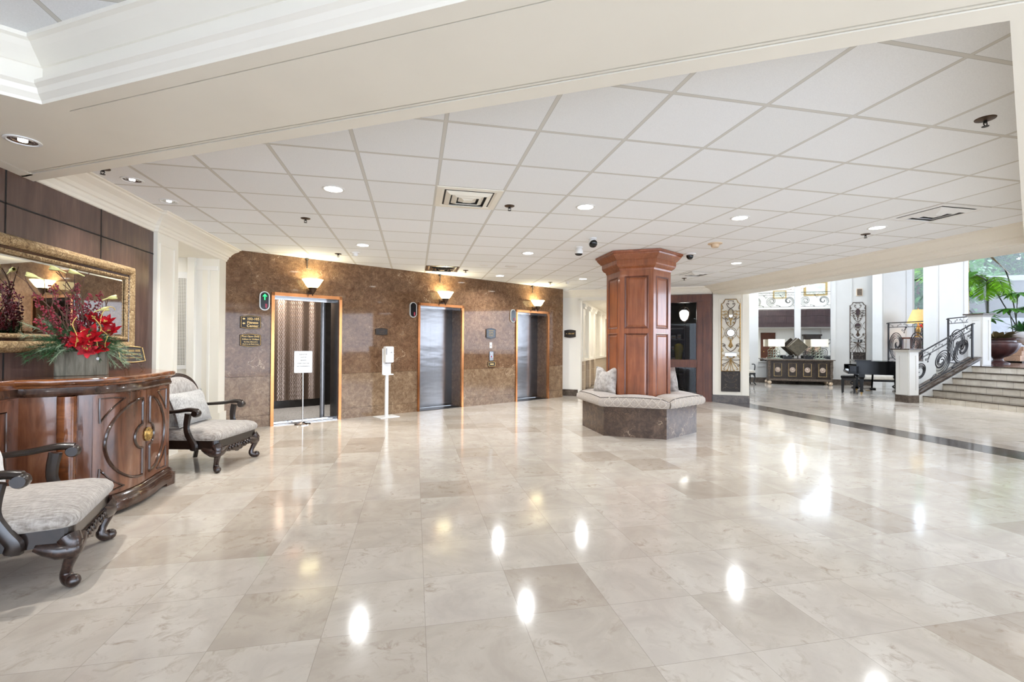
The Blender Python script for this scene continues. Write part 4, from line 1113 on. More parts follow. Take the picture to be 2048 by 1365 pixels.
b.add([(.008,g0,h0),(.008,g1,h0),(.008,g1,h1),(.008,g0,h1),(.012,g0+.025,h0+.025),(.012,g1-.025,h0+.025),(.012,g1-.025,h1-.025),(.012,g0+.025,h1-.025)], [(0,1,5,4),(1,2,6,5),(2,3,7,6),(3,0,4,7)])
b.build('glass', 'mirror', m)
MB().box(.001, .006, MY0+.02, MY1-.02, MZ0+.02, MZ1-.02).build('backing_board', 'credenza_dark', m)

# ---------------------------------------------------------------- flowers
rnd = random.Random(3)
PX, PY, PZ = -2.58, 4.31, 1.052
fl = thing('flower_arrangement', 'artificial poinsettia and berry arrangement in a weathered wooden box on the credenza', 'flower arrangement', (PX, PY, PZ))
b = MB(); bw, bd, bh = .145, .075, .215
M0 = xf(rz=math.radians(25))
b.box(-bw, bw, -bd, bd, 0, bh-.02, M0).box(-bw, bw, -bd-.008, -bd, 0, bh, M0).box(-bw, bw, bd, bd+.008, 0, bh, M0).box(-bw-.008, -bw, -bd, bd, 0, bh, M0).box(bw, bw+.008, -bd, bd, 0, bh, M0)
b.build('planter_box', 'planter', fl)
MB().lathe([(.001,0),(.012,0),(.012,.004),(.001,.005)], 14, M0 @ xf((.10,-bd-.008,.13), rx=PI/2)).build('tag', 'white', fl)
def petal(b, c, d, up, L, w, cup=.3):
    """flat pointed petal from c along d"""
    d = Vector(d).normalized(); s = d.cross(Vector(up)).normalized(); n = s.cross(d)
    c = Vector(c); P = []
    for i, (t, ww) in enumerate(((0,.12),(.25,.75),(.5,1),(.75,.7),(1,0))):
        mid = c+d*L*t+n*cup*L*(t*t-.2)
        P.append((tuple(mid-s*w*ww/2+n*.004), tuple(mid-n*.004), tuple(mid+s*w*ww/2+n*.004)))
    vs = [p for r in P for p in r]; fs = []
    for i in range(4):
        for j in range(2): a = i*3+j; fs.append((a,a+1,a+4,a+3))
    b.add(vs, fs, None, True)
R_ = lambda a, c: rnd.uniform(a, c)
# camera-facing direction from here is roughly (.52,-.85)
fdir = Vector((.52,-.85,.2)); rdir = Vector((.85,.52,0))
def fp(r, f, z):
    v = (rdir*r if r > 0 else Vector((.12,.98,0))*r*1.35)+fdir*f; return (max(v.x,-.15), v.y, z)
blooms = [(-.04,.13,.26,.085,'red'),(.035,.13,.30,.10,'red'),(.02,.14,.20,.08,'pinkred'),(.085,.12,.22,.10,'red'),(.13,.06,.42,.07,'red'),(.16,.05,.35,.08,'red'),(.06,.04,.45,.06,'red')]
for (r, f, z, L, mt) in blooms:
    b = MB(); c = fp(r, f, z)
    ax = (fdir+Vector((R_(-.3,.3),R_(-.3,.3),R_(.1,.5)))).normalized(); e1 = ax.orthogonal().normalized(); e2 = ax.cross(e1)
    for layer, (nn, ll, tilt) in enumerate(((7,1.0,.25),(5,.7,.7))):
        for i in range(nn):
            a = 2*PI*i/nn+layer*.4+R_(-.1,.1); d = e1*math.cos(a)+e2*math.sin(a)+ax*tilt
            petal(b, c, d, ax, L*ll*R_(.85,1.15), L*.48)
    o = b.build('poinsettia', mt, fl, fix=False)
    q = MB()
    for i in range(6): q.ball((c[0]+ax.x*.015+R_(-.01,.01), c[1]+ax.y*.015+R_(-.01,.01), c[2]+.01+R_(-.01,.01)), .006, 6)
    q.build('stamens', 'goldwire', o)
# berry stems
tips = [(-.10,-.02,.62),(-.05,.0,.70),(.0,.0,.55),(.05,.02,.50),(-.07,.03,.47),(-.02,.05,.42),(.03,-.03,.63),(-.22,.0,.50),(-.28,.03,.42),(-.16,.04,.36),(-.12,.06,.28),(.10,-.02,.655),(-.30,-.02,.60),(-.2,-.05,.68)]
for (r, f, z) in tips:
    b = MB(); P = cr_spline([fp(0,0,.15), fp(r*.4,f,.15+z*.4), fp(r*.85,f*1.2,z*.8), fp(r,f*1.3,z)], 6); b.tube(P, .0025, 5)
    n = len(P)
    for i in range(int(n*.40), n):
        for k in range(5):
            p = P[i]; b.ball((p[0]+R_(-.022,.022), p[1]+R_(-.022,.022), p[2]+R_(-.02,.02)), R_(.0055,.009), 6)
    b.build('berry_stem', 'berry', fl)
# twisting branches
for (r, z, w) in ((-.13,.80,.05),(-.20,.66,.06),(-.04,.84,.04),(.12,.60,.05),(-.36,.72,.05)):
    P = [fp(0,0,.1)]; n = 12
    for i in range(1, n+1): t = i/n; P.append(fp(r*t+w*math.sin(t*7+r*20)*t, .05*math.sin(t*5), .1+z*t*(1-.12*t*t)))
    b = MB().tube(P, [.007*(1-.6*i/n) for i in range(n+1)], 6)
    for i in (5, 7, 9):
        p = Vector(P[i]); q = p+Vector(fp(R_(-.12,.12), .03, .12)); b.tube([tuple(p), tuple((p+q)/2+Vector((.01,0,.01))), tuple(q)], .0028, 5)
    b.build('branch', 'twig', fl)
# lilies
for (r, f, z, dr) in ((-.165,0,.80,-1),(-.04,.0,.80,-1),(.15,.02,.62,1),(.10,.05,.52,1),(-.30,.02,.72,-1)):
    b = MB(); c = fp(r, f, z); ax = (rdir*dr+Vector((0,0,.25))).normalized(); e1 = ax.orthogonal().normalized(); e2 = ax.cross(e1)
    for i in range(6):
        a = 2*PI*i/6; petal(b, c, ax+(e1*math.cos(a)+e2*math.sin(a))*.55, ax, .055, .022)
    b.tube([c, tuple(Vector(c)-ax*.04-Vector((0,0,.01)))], [.006,.004], 6)
    lo_ = b.build('lily', 'lily', fl, fix=False)
    MB().tube(cr_spline([tuple(Vector(c)-ax*.04), fp(r*.7,f,z*.6), fp(0,0,.15)], 5), .002, 5).build('stem', 'twig', lo_)
# gold curls
for k in range(5):
    b = MB(); P = [fp(-.05+.045*k+.03*math.sin(i*.28+k*1.3)*(i/24), .17-.01*abs(k-2)-.002*i, .22+.010*i-.00016*i*i*(k%3)) for i in range(24)]
    b.tube(P, .0032, 6); b.build('gold_curl', 'goldwire', fl)
P = [fp(.10, .07, .40), fp(.105,.07,.46), fp(.12,.07,.51), fp(.15,.07,.545), fp(.18,.07,.54), fp(.19,.07,.52)]
MB().tube(cr_spline(P, 4), .0035, 6).build('gold_curl', 'goldwire', fl)
# pine needles, uncountable
for nm, mt, n, spots in (('pine_foliage', 'pine', 70, ((-.20,.0,.28),(-.28,.0,.20),(-.12,.02,.30),(.12,.05,.27),(.18,.05,.2),(-.05,0,.3),(.03,-.02,.35),(.10,.1,.26))), ('frosted_foliage', 'pine_light', 26, ((.23,.06,.15),(.27,.05,.12),(.17,.08,.13),(-.22,.05,.18),(-.3,-.02,.32)))):
    b = MB()
    for (r, f, z) in spots:
        for i in range(n//4):
            c = Vector(fp(r*.35+R_(-.03,.03), f+R_(-.03,.03), .18+R_(0,.05))); e = Vector(fp(r+R_(-.09,.09), f+R_(-.06,.08), z+R_(-.08,.10)))
            mid = (c+e)/2+Vector((0,0,.03)); P = cr_spline([tuple(c), tuple(mid), tuple(e)], 4)
            b.tube(P, .0018, 4, cap=False)
            for j in range(2, len(P)):
                p = Vector(P[j]); dd = (Vector(P[j])-Vector(P[j-1])).normalized()
                for q in range(7):
                    s = Vector((R_(-1,1),R_(-1,1),R_(-1,1))).normalized(); v = (dd*.9+s*.8).normalized()*R_(.03,.055); w = s.cross(dd).normalized()*.0016
                    b.add([tuple(p-w), tuple(p+w), tuple(p+v)], [(0,1,2)])
    o = b.build(nm, mt, fl, fix=False); o['kind'] = 'stuff'

for ch_ in fl.children:
    for v_ in ch_.data.vertices: v_.co.x = max(v_.co.x, -.163)
# ---------------------------------------------------------------- easel sign on the credenza
t = thing('tabletop_sign', 'small bronze plaque with gilt edge on a wire easel on the credenza', 'sign', (-2.60, 5.03, 1.052), math.radians(52))
M = xf((0,0,.075), 0, -.42)
MB().plate(plaque_outline(.205, .17, .012), .012, M @ xf((0,0,.078))).build('plate', 'sign_black', t)
MB().tube([tuple((M @ xf((0,0,.078))) @ Vector((x,-.003,z))) for x, z in plaque_outline(.197, .162, .012)], .0045, 6, closed=True).build('border', 'gold_leaf', t)
for i, tx in enumerate(('YES, WE ARE OPEN', 'MASKS REQUIRED', 'WELCOME IN')):
    b = MB()
    for j in range(26):
        if (i*7+j*5) % 9 == 0: continue
        zz = .011-.003*((i+j*3) % 3); b.box(-.078+.006*j, -.078+.006*j+.0026, -.003, -.001, -zz, zz, M @ xf((0,0,.115-.036*i)))
    b.build('lettering', 'gold_leaf', t)
b = MB()
for sx in (-1, 1):
    b.tube([(sx*.03,-.01,.055),(sx*.05,-.028,.02),(sx*.062,-.04,.003)], .0028, 6)
    b.tube([(sx*.062+.010*math.cos(a)*sx, -.042, .014+.012*math.sin(a)) for a in [i*.6 for i in range(9)]], .0024, 6)
    b.tube([(sx*.05,-.025,.055),(sx*.05,-.035,.045),(sx*.05,-.045,.06)], .0025, 6)
b.tube([(0,.06,.20),(0,.12,.10),(0,.15,.003)], .0028, 6).tube([(0,.06,.2),(-.02,.02,.12),(-.03,-.01,.055)], .0025, 6)
b.build('easel', 'bronze', t)
# ---------------------------------------------------------------- ceiling fixtures
DLS = [(x, y) for y in (4.49, 6.95, 9.37) for x in (-.74, 1.70, 3.50, 5.35)]
DLS = [p for p in DLS if not (p[0] < 0 and p[1] > 9)]
rown = {4.49: 'nearest the beam', 6.95: 'level with the wooden column', 9.37: 'close to the far wall'}
coln = {-.74: 'in front of the open elevator', 1.70: 'in front of the call button', 3.50: 'over the wooden column line', 5.35: 'beside the long right beam'}
VIS = [(-.74,4.49),(1.70,4.49),(3.50,4.49),(5.35,4.49),(-.74,6.95),(1.70,6.95),(5.35,6.95),(1.70,9.37),(3.50,9.37)]
DL = []
for x, y in VIS:
    t = thing('downlight', 'round recessed ceiling light, row %s, %s' % (rown[y], coln[x]), 'ceiling light', (x, y, ZT), 0, 'round white recessed ceiling lights')
    MB().lathe([(.088,.004),(.098,0),(.098,-.004),(.09,-.007),(.078,-.004),(.078,.004)], 28, cap=False).build('trim_ring', 'white', t)
    MB().lathe([(.001,-.003),(.078,-.003),(.078,.002),(.001,.002)], 28).build('lens', 'lens', t)
    DL.append((x, y))
for (x, y, z, lb) in ((-2.42,4.63,ZT,'silver halogen spotlight just past the beam, above the mirror'),(-2.42,5.25,ZT,'silver halogen spotlight by the first pilaster'),(-2.31,3.32,ZB,'silver halogen spotlight set in the cream soffit')):
    t = thing('halogen_spotlight', lb, 'ceiling light', (x, y, z), .4, 'silver halogen spotlights along the walnut wall')
    MB().lathe([(.075,.0),(.085,-.001),(.085,-.006),(.072,-.008),(.066,-.003),(.066,.0)], 28, cap=False).build('trim_ring', 'white', t)
    MB().lathe([(.066,-.003),(.05,-.001),(.048,-.003),(.044,-.001),(.03,-.0005),(.001,-.0005)], 28, cap=False).build('reflector', 'chrome', t)
    MB().lathe([(.001,-.006),(.022,-.006),(.022,-.001),(.001,-.001)], 20).build('bulb', 'bulb', t)

def sprinkler(x, y, lb):
    t = thing('ceiling_sprinkler', lb, 'sprinkler', (x, y, ZT), 0, 'dark fire sprinklers in the ceiling')
    MB().lathe([(.001,0),(.052,0),(.05,-.005),(.03,-.010),(.018,-.012),(.001,-.012)], 20).build('escutcheon', 'bronze', t)
    b = MB().tube([(0,0,-.01),(0,0,-.028)], .010, 8).tube([(-.012,0,-.02),(-.014,0,-.035),(0,0,-.048)], .003, 5).tube([(.012,0,-.02),(.014,0,-.035),(0,0,-.048)], .003, 5)
    b.lathe([(.001,-.047),(.018,-.047),(.018,-.050),(.001,-.050)], 14); b.build('spray_head', 'iron', t)
for x, y, lb in ((-2.50,4.38,'dark sprinkler beside the beam over the credenza'),(-1.22,5.615,'dark sprinkler between the left ceiling lights'),(.935,4.63,'dark sprinkler right of the large square air vent'),(3.44,2.20,'large looking dark sprinkler in the top right ceiling tile'),(-1.19,7.71,'dark sprinkler over the open elevator'),(.94,8.84,'dark sprinkler beside the far square vent'),(2.98,10.06,'dark sprinkler in front of the last elevator'),(5.50,8.75,'dark sprinkler next to the far right vent'),(5.52,4.78,'dark sprinkler touching the ceiling light by the right beam')):
    sprinkler(x, y, lb)

def diffuser(x, y, lb, mat='white', size=.605):
    t = thing('air_vent', lb, 'air vent', (x, y, ZT), 0, 'square ceiling air vents')
    h = size/2
    def sqr(q, z): return [(-q,-q,z),(q,-q,z),(q,q,z),(-q,q,z)]
    MB().loft([sqr(h,0), sqr(h,-.006), sqr(h-.05,-.010), sqr(h-.075,.0)], smooth=False, cap=False).build('frame', mat, t)
    for i, q in enumerate((.215,.15,.085)):
        MB().loft([sqr(q,-.004), sqr(q,-.009), sqr(q-.045,-.030), sqr(q-.047,-.026)], smooth=False, cap=False).build('louver', mat, t)
    MB().loft([sqr(.04,-.012), sqr(.04,-.032)], smooth=False).build('centre_plate', mat, t)
    MB().box(-h+.07, h-.07, -h+.07, h-.07, -.0015, -.0005).build('duct_shade_sheet', 'dark_void', t)  # flat dark sheet painted in for the shade inside the duct
diffuser(.488, 4.488, 'square white air vent between the first ceiling lights', 'cream')
diffuser(5.367, 3.878, 'square air vent near the right beam', 'white')
diffuser(.488, 8.757, 'square metallic air vent close to the marble wall', 'steel')
diffuser(5.367, 8.147, 'square air vent beyond the wooden column', 'white')

def dome(x, y, lb, mount):
    t = thing('security_camera', lb, 'security camera', (x, y, ZT), mount[0], 'security cameras by the wooden column')
    if mount[1] == 'tilt':
        MB().lathe([(.055,0),(.058,-.012),(.04,-.02),(.001,-.02)], 20).build('mount', 'white', t)
        M = xf((0,0,-.062), 0, mount[2])
        MB().lathe([(.001,.05),(.04,.045),(.058,.015),(.06,-.015),(.056,-.03)], 22, M, cap=False).build('housing', 'white', t)
        MB().lathe([(.056,-.028),(.05,-.045),(.03,-.058),(.001,-.062)], 22, M, cap=False).build('lens_face', 'lantern_black', t)
    else:
        MB().lathe([(.001,0),(.085,0),(.085,-.012),(.06,-.022),(.001,-.022)], 24).build('mount', 'white', t)
        MB().lathe([(.052,-.02),(.052,-.04),(.045,-.065),(.028,-.083),(.001,-.09)], 24, cap=False).build('dome', 'lantern_black', t)
dome(2.29, 5.78, 'white camera with black round face, nearest of the ceiling cameras', (0, 'tilt', -.95))
dome(2.31, 6.36, 'white camera seen from the side showing only a dark rim', (0, 'tilt', .12))
dome(4.13, 6.42, 'dark dome camera on a white ring right of the column', (0, 'dome'))
def detector(x, y, lb, mat, r=.06):
    t = thing('smoke_detector', lb, 'smoke detector', (x, y, ZT), 0)
    MB().lathe([(.001,0),(r*1.25,0),(r*1.25,-.01),(r,-.014),(.001,-.014)], 22).build('base_plate', mat, t)
    MB().lathe([(.001,-.012),(r*.72,-.012),(r*.72,-.04),(r*.6,-.056),(.001,-.058)], 22).build('sensor', mat, t)
detector(4.04, 5.68, 'yellowed smoke detector right of the wooden column', 'smoke_beige', .075)
detector(-.915, 7.55, 'low white smoke detector behind the left ceiling light', 'white')
detector(3.31, 9.84, 'small white smoke detector over the hallway side', 'white', .05)
for x, y, lb in ((1.70,8.19,'round flat ceiling speaker grille'),(1.2,8.2,'smaller round ceiling speaker disc next to the far vent')):
    t = thing('ceiling_speaker', lb, 'speaker', (x, y, ZT), 0)
    r = .12 if x > 1.5 else .085
    MB().lathe([(.001,0),(r,0),(r,-.004),(r-.008,-.007),(r-.016,-.004),(.001,-.004)], 28).build('grille', 'white', t)
# ---------------------------------------------------------------- iron wall panels
def iron_panel(lb, loc, rz, W, z0, z1, z2, frame_mat, scroll_mat, low='side_edge'):
    """z0..z1 dark cast panel, z1..z2 scrollwork with three mirror pieces."""
    t = thing('iron_wall_panel', lb, 'wall decoration', loc, rz)
    H = z2-z1; hw = W/2
    def c(p, zoff=0): return [(x*W, -.018, z2-d*H/1.70) for x, d in p]
    b = MB()
    fr = [(-.5,1.70),(-.5,.10),(-.40,.085),(-.30,.0),(.30,.0),(.40,.085),(.5,.10),(.5,1.70)]
    b.tube(c(fr+[fr[0]]), .011, 6); b.build('outer_bar', frame_mat, t)
    def sc(x0, d0, x1, d1, bulge, r, sg=1):
        pts = scroll(x0*W, -d0*H/1.7, x1*W, -d1*H/1.7, bulge, r, sg); return [(x, -.018, z2+z) for x, z in pts]
    b1, b2 = MB(), MB()
    for s in (1, -1):
        b1.tube(sc(0,.22, .22*s,.12, .03, .028, -s), 0.0073, 5)
        b1.tube(sc(.49*s,.13, .42*s,.21, .01, .018, -s), 0.0061, 5)
        b1.tube(sc(0,.03, .12*s,.035, -.008, .012, s), 0.0053, 5)
        for d in (.30,.38): b2.tube(sc(.14*s,d, .30*s,d-.03, .012, .017, s), 0.0061, 5); b2.tube(sc(.14*s,d, .28*s,d+.05, .012, .015, -s), 0.0061, 5); b2.tube(sc(.48*s,d, .38*s,d-.02, .012, .014, -s), 0.0061, 5)
        b1.tube(sc(0,.66, .28*s,.48, .05, .027, -s), 0.0073, 5)
        b1.tube(sc(.49*s,.40, .30*s,.47, .03, .02, s), 0.0066, 5)
        b2.tube(sc(0,.66, .20*s,.56, .03, .02, -s), 0.0073, 5); b2.tube(sc(0,.62, .05*s,.46, .02, .012, s), 0.0105, 5)
        for q in range(5):
            a = (q-2)*.62; b2.tube([(s*(.085*math.cos(a)), -.018, z2-(.795*H/1.7)+.085*math.sin(a)), (s*(.128*math.cos(a)), -.018, z2-(.795*H/1.7)+.128*math.sin(a))], .003, 5)
        b2.tube(sc(.35*s,.74, .46*s,.66, .01, .016, s), 0.0061, 5); b2.tube(sc(.35*s,.85, .46*s,.92, .01, .016, -s), 0.0061, 5)
        b2.tube(sc(0,.98, .13*s,.93, .01, .018, -s), 0.0070, 5); b2.tube(sc(0,.98, .11*s,1.10, -.01, .014, s), 0.0088, 5); b2.tube(sc(0,.94,.03*s,1.14,.01,.01,s), 0.0105, 5)
        b1.tube(sc(.49*s,1.06, .30*s,1.08, .03, .018, -s), 0.0070, 5); b1.tube(sc(0,1.24, .33*s,1.10, -.04, .022, s), 0.0073, 5)
        b2.tube(sc(.49*s,1.16, .40*s,1.22, .01, .016, -s), 0.0061, 5); b2.tube(sc(.49*s,1.38, .38*s,1.34, .01, .016, s), 0.0061, 5)
        b2.tube(sc(0,1.40, .20*s,1.37, .02, .016, -s), 0.0088, 5)
        b1.tube(sc(0,1.42, .47*s,1.43, -.03, .012, s), 0.0070, 5); b1.tube(sc(0,1.42, .42*s,1.54, -.035, .026, s), 0.0070, 5)
        b2.tube(sc(0,1.40, .38*s,1.64, -.02, .02, s), 0.0070, 5); b2.tube(sc(0,1.40, .16*s,1.68, .01, .012, -s), 0.0070, 5)
    b1.tube([(.128*math.cos(a), -.018, z2-.795*H/1.7+.128*math.sin(a)) for a in [i*PI/12 for i in range(25)]], .004, 5)
    b2.tube(c([(0,1.38),(0,1.70)]), 0.0070, 5)
    b1.build('scrollwork', scroll_mat, t); b2.build('gilded_scrollwork', 'antique_gold' if frame_mat == 'antique_gold' else scroll_mat, t)
    def piece(pl, nm, rim=True):
        MB().plate(pl, .006, xf((0,-.016,0))).build(nm, 'mirror', t)
        MB().tube([(x,-.018,z) for x, z in pl], .008, 5, closed=True).build('mirror_rim', 'bronze', t)
    s = H/1.7
    piece([(0,z2-.22*s),(.12*W,z2-.26*s),(.12*W,z2-.41*s),(0,z2-.455*s),(-.12*W,z2-.41*s),(-.12*W,z2-.26*s)], 'hexagon_mirror')
    piece([(.082*math.cos(i*PI/12), z2-.795*s+.082*math.sin(i*PI/12)) for i in range(24)], 'round_mirror')
    piece([(-.30*W,z2-1.355*s),(.30*W,z2-1.355*s),(.30*W,z2-1.27*s),(-.30*W,z2-1.27*s)], 'oblong_mirror')
    b = MB().box(-hw, hw, -.012, -.002, z0, z1).tube([(-hw,-.014,z0),(hw,-.014,z0),(hw,-.014,z1),(-hw,-.014,z1),(-hw,-.014,z0)], .009, 6)
    b.build('cast_panel', 'sign_black', t)
    b = MB(); hh = (z1-z0)
    for s_ in (1,-1):
        for (x0,a,x1,c_,bu,r) in ((0,.15,.3,.3,.03,.02),(0,.45,.32,.55,.03,.02),(0,.85,.25,.75,.02,.02),(.42,.1,.3,.2,.02,.015),(.42,.9,.33,.85,.01,.015),(.05,.6,.2,.9,.02,.015)):
            P = scroll(x0*W*s_, z0+a*hh, x1*W*s_, z0+c_*hh, bu, r, -s_); b.tube([(x,-.016,z) for x, z in P], .005, 5)
    b.build('cast_relief', low, t)
    return t
q = QP+QD*.385
iron_panel('tall iron scroll panel with gold touches and small mirrors on the cream column', (q.x-.0055, q.y-.0095, 0), TQ, .395, .262, .735, 2.41, 'antique_gold', 'bronze')
sp = (on_plane(1701)+on_plane(1728.5))/2; q = W1+QD*sp-QN*.022
iron_panel('tall bronze iron scroll panel with small mirrors on the atrium wall behind the piano', (q.x, q.y, 0), TQ, .46, .66, 1.13, 2.86, 'bronze', 'bronze')
q = W1+QD*on_plane(1718)-QN*.02
t = thing('speaker_grille', 'small square taupe wall speaker high above the far iron panel', 'speaker', (q.x, q.y, 3.21), TQ)
MB().box(-.085, .085, -.03, 0, -.125, .125).build('grille', 'smoke_beige', t)
MB().box(-.07, .07, -.033, -.03, -.11, .11).build('mesh_face', 'side_edge', t)

# ---------------------------------------------------------------- shop door and what shows through it
sd = sroot('door_1', (QP.x, QP.y, 0)); sd.rotation_euler = (0,0,TQ)
x0, x1 = D0+.02, -.02
b = MB().box(x1-.32, x1, -.06, .14, 0, 2.54).box(x0+.1, x1-.32, -.06, .14, 2.36, 2.54).box(x0, x0+.10, -.06, .14, 0, 2.54).box(x0, x1-.3, -.03, .10, .80, .985)
b.box(x0, x1, -.03, .10, 0, .10).box(x1-.20, x1-.185, -.07, -.06, 0, 2.40).box(x1-.34,x1-.30,-.04,.1,0,2.36).box(x0,x1-.2,-.075,-.06,2.38,2.40)
b.build('frame', 'door_wood', sd)
MB().box(x0+.1, x1-.32, .03, .038, .985, 2.36).build('pane', 'glass', sd)
MB().box(x0+.1, x1-.32, .03, .038, .10, .80).build('pane', 'glass', sd)
sh = sroot('wall_shop', (QP.x, QP.y, 0)); sh.rotation_euler = (0,0,TQ)
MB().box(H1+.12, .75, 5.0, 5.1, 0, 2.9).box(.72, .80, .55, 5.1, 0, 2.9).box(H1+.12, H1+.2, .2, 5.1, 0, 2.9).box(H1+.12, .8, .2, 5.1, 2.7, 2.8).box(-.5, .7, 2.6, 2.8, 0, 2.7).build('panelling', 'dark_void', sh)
# lantern pendant inside
lx, ly = -1.12, 1.0
q = QP+QD*(-.02)+QN*1.05
LQ = col(1368, 12.2)
t = thing('lantern_pendant', 'glowing ribbed glass lantern hanging behind the shop door glass', 'pendant light', (LQ[0], LQ[1], 2.14))
MB().lathe([(.001,-.17),(.03,-.165),(.08,-.11),(.105,-.03),(.11,.03),(.108,.04)], 24, cap=False, flute=.03, nf=12).build('glass_globe', 'globe_glow', t)
MB().lathe([(.112,.035),(.118,.045),(.112,.055),(.09,.09),(.05,.115),(.001,.12)], 24, cap=False).build('cap', 'globe_glow', t)
b = MB().tube([(0,0,.11),(0,0,.56)], .006, 6)
for s in (1,-1): b.tube(cr_spline([(0,0,.20),(.10*s,0,.17),(.16*s,0,.05),(.11*s,0,-.12),(0,0,-.20)], 5), .006, 5)
b.build('iron_cradle', 'bronze', t)
# shelving with merchandise
SQ = QP+QD*-.92+QN*3.6
t = thing('display_shelf', 'dark open shelf of goods deep inside the shop', 'shelf', (SQ.x, SQ.y, 0), TQ)
b = MB().box(-.5, -.47, 0, .35, 0, 2.1).box(.42, .45, 0, .35, 0, 2.1)
for z in (.4,.8,1.15,1.5,1.85): b.box(-.47, .42, 0, .35, z, z+.025)
b.build('carcass', 'side_dark', t)
rn = random.Random(5)
for r, z in enumerate((.825,1.175,1.525)):
    for k in range(5):
        x = -.40+.17*k; hgt = rn.uniform(.12,.26); w = rn.uniform(.05,.07)
        g_ = SQ+QD*x+QN*.15
        o = thing('gift_box', 'pale carton on the %s board of the shop shelf, %s from its hallway end' % (('lower','middle','upper')[r], ('first','second','third','fourth','fifth')[k]), 'box', (g_.x, g_.y, z+.003), TQ, 'packaged goods on the shop shelf')
        MB().box(-w, w, -.06, .06, 0, hgt, bev=.006).build('carton', 'white', o)
        MB().box(-w*.7, w*.7, -.062, -.06, hgt*.3, hgt*.7).build('wrapper_band', 'smoke_beige', o)
MQ = col(1356, 13.2)
t = thing('garment_display', 'yellow top on a dark stand behind the shop door glass', 'clothing display', (MQ[0], MQ[1], 0), .3)
MB().lathe([(.001,0),(.16,0),(.16,.015),(.02,.03),(.015,.8),(.001,.8)], 20).build('stand', 'black', t)
MB().loft([[(.13*math.cos(a)*w+.02*h, .09*math.sin(a)*w, h) for a in [i*PI/8 for i in range(16)]] for h, w in ((.80,1.0),(.95,.88),(1.1,.95),(1.22,1.15),(1.33,1.05),(1.38,.4))]).build('yellow_top', 'yellow_cloth', t)

# ---------------------------------------------------------------- sideboard in the atrium with its lamps
SBx = (on_plane(1541)+on_plane(1652))/2*0.985
sbq = W1+QD*((on_plane(1539)+on_plane(1655))/2-.11)-QN*.42
SB = thing('sideboard', 'espresso sideboard with four medallion doors under the tall atrium mirrors', 'sideboard', (sbq.x, sbq.y, 0), TQ)
w = .92; d = .27
MB().box(-w, w, -d, d, .15, .82).build('body', 'side_dark', SB)
b = MB().box(-w-.06, w+.06, -d-.04, d+.04, .82, .845, bev=.008).box(-w-.12, w+.12, -d-.07, d+.05, .845, .875, bev=.008); b.build('top', 'side_edge', SB)
MB().box(-w-.03, w+.03, -d-.03, d, .13, .20).build('base_rail', 'side_edge', SB)
for k in range(4):
    x = -.675+.45*k
    dr = MB().box(x-.17, x+.17, -d-.018, -d, .24, .78).build('door', 'side_dark', SB)
    MB().tube([(x-.115,-d-.022,.29),(x+.115,-d-.022,.29),(x+.115,-d-.022,.73),(x-.115,-d-.022,.73),(x-.115,-d-.022,.29)], .009, 6).build('gilt_moulding', 'gold_leaf', dr)
    MB().lathe([(.001,0),(.088,0),(.085,.012),(.07,.02),(.05,.012),(.03,.026),(.001,.03)], 64, xf((x,-d-.018,.51), rx=PI/2), flute=.03, nf=16).build('medallion', 'medallion', dr)
for sx in (-1, 1):
    MB().lathe([(.03,.2),(.05,.3),(.035,.45),(.055,.6),(.045,.78),(.06,.82)], 14, xf((sx*(w+.02),-d-.0,0))).build('corner_column', 'side_edge', SB)
    for sy in (-1, 1):
        MB().ball((sx*w, sy*d*.9, .065), .065, 14).build('foot', 'smoke_beige', SB)
def off_sb(x, y): q = sbq+QD*x+QN*y; return (q.x, q.y)
def oval_lamp(x, lb):
    px, py = off_sb(x, 0)
    t = thing('table_lamp', lb, 'lamp', (px, py, .876), TQ, 'lamps on the atrium sideboard')
    MB().box(-.15, .15, -.08, .08, 0, .035, bev=.005).build('base', 'lime_metal', t)
    b = MB()
    for r, (zz, xx) in enumerate(((.09,-.055),(.09,.055),(.185,-.05),(.185,.06),(.28,-.055),(.28,.055),(.36,0))):
        b.tube([(xx+.05*math.cos(a), .0, zz+.048*math.sin(a)) for a in [i*PI/8 for i in range(17)]], .011, 6)
    b.tube([(0,0,.38),(0,0,.48)], .008, 6); b.build('ringed_stem', 'lime_metal', t)
    rings = []
    for z, k in ((.44,1.0),(.70,1.0)):
        rings.append([(.25*k*(abs(math.cos(a))**.35)*(1 if math.cos(a) >= 0 else -1), .12*k*(abs(math.sin(a))**.35)*(1 if math.sin(a) >= 0 else -1), z) for a in [i*PI/14+.01 for i in range(28)]])
    MB().loft(rings, smooth=False, cap=False).build('shade', 'lamp_shade', t)
    return (px, py, .876+.57)
LP = [oval_lamp(-.66, 'lamp with oblong cream shade standing at the piano-free end of the sideboard, lit'), oval_lamp(.66, 'lamp with oblong cream shade standing at the end of the sideboard toward the piano, lit')]
px, py = off_sb(0, -.02)
t = thing('diamond_sculpture', 'silver leaf diamond shaped bowl sculpture between the two sideboard lamps', 'sculpture', (px, py, .876), TQ)
MB().box(-.16, .16, -.07, .07, 0, .03, bev=.004).tube([(0,0,.03),(0,0,.12)], .02, 8).build('base', 'side_dark', t)
def dia(q, y): return [(0,y,.42-q),(q,y,.42),(0,y,.42+q),(-q,y,.42)]
MB().loft([dia(.33,-.03), dia(.315,-.045), dia(.30,-.03), dia(.15,.0), dia(.02,.01)], smooth=False).loft([dia(.33,-.03), dia(.33,.0), dia(.16,.03), dia(.02,.04)], smooth=False).build('bowl', 'silver_leaf', t)
MB().loft([dia(.33,.045), dia(.315,.035), dia(.31,.06), dia(.33,.07)], xf((-.04,.03,.01)), smooth=False).build('back_plate', 'side_edge', t)
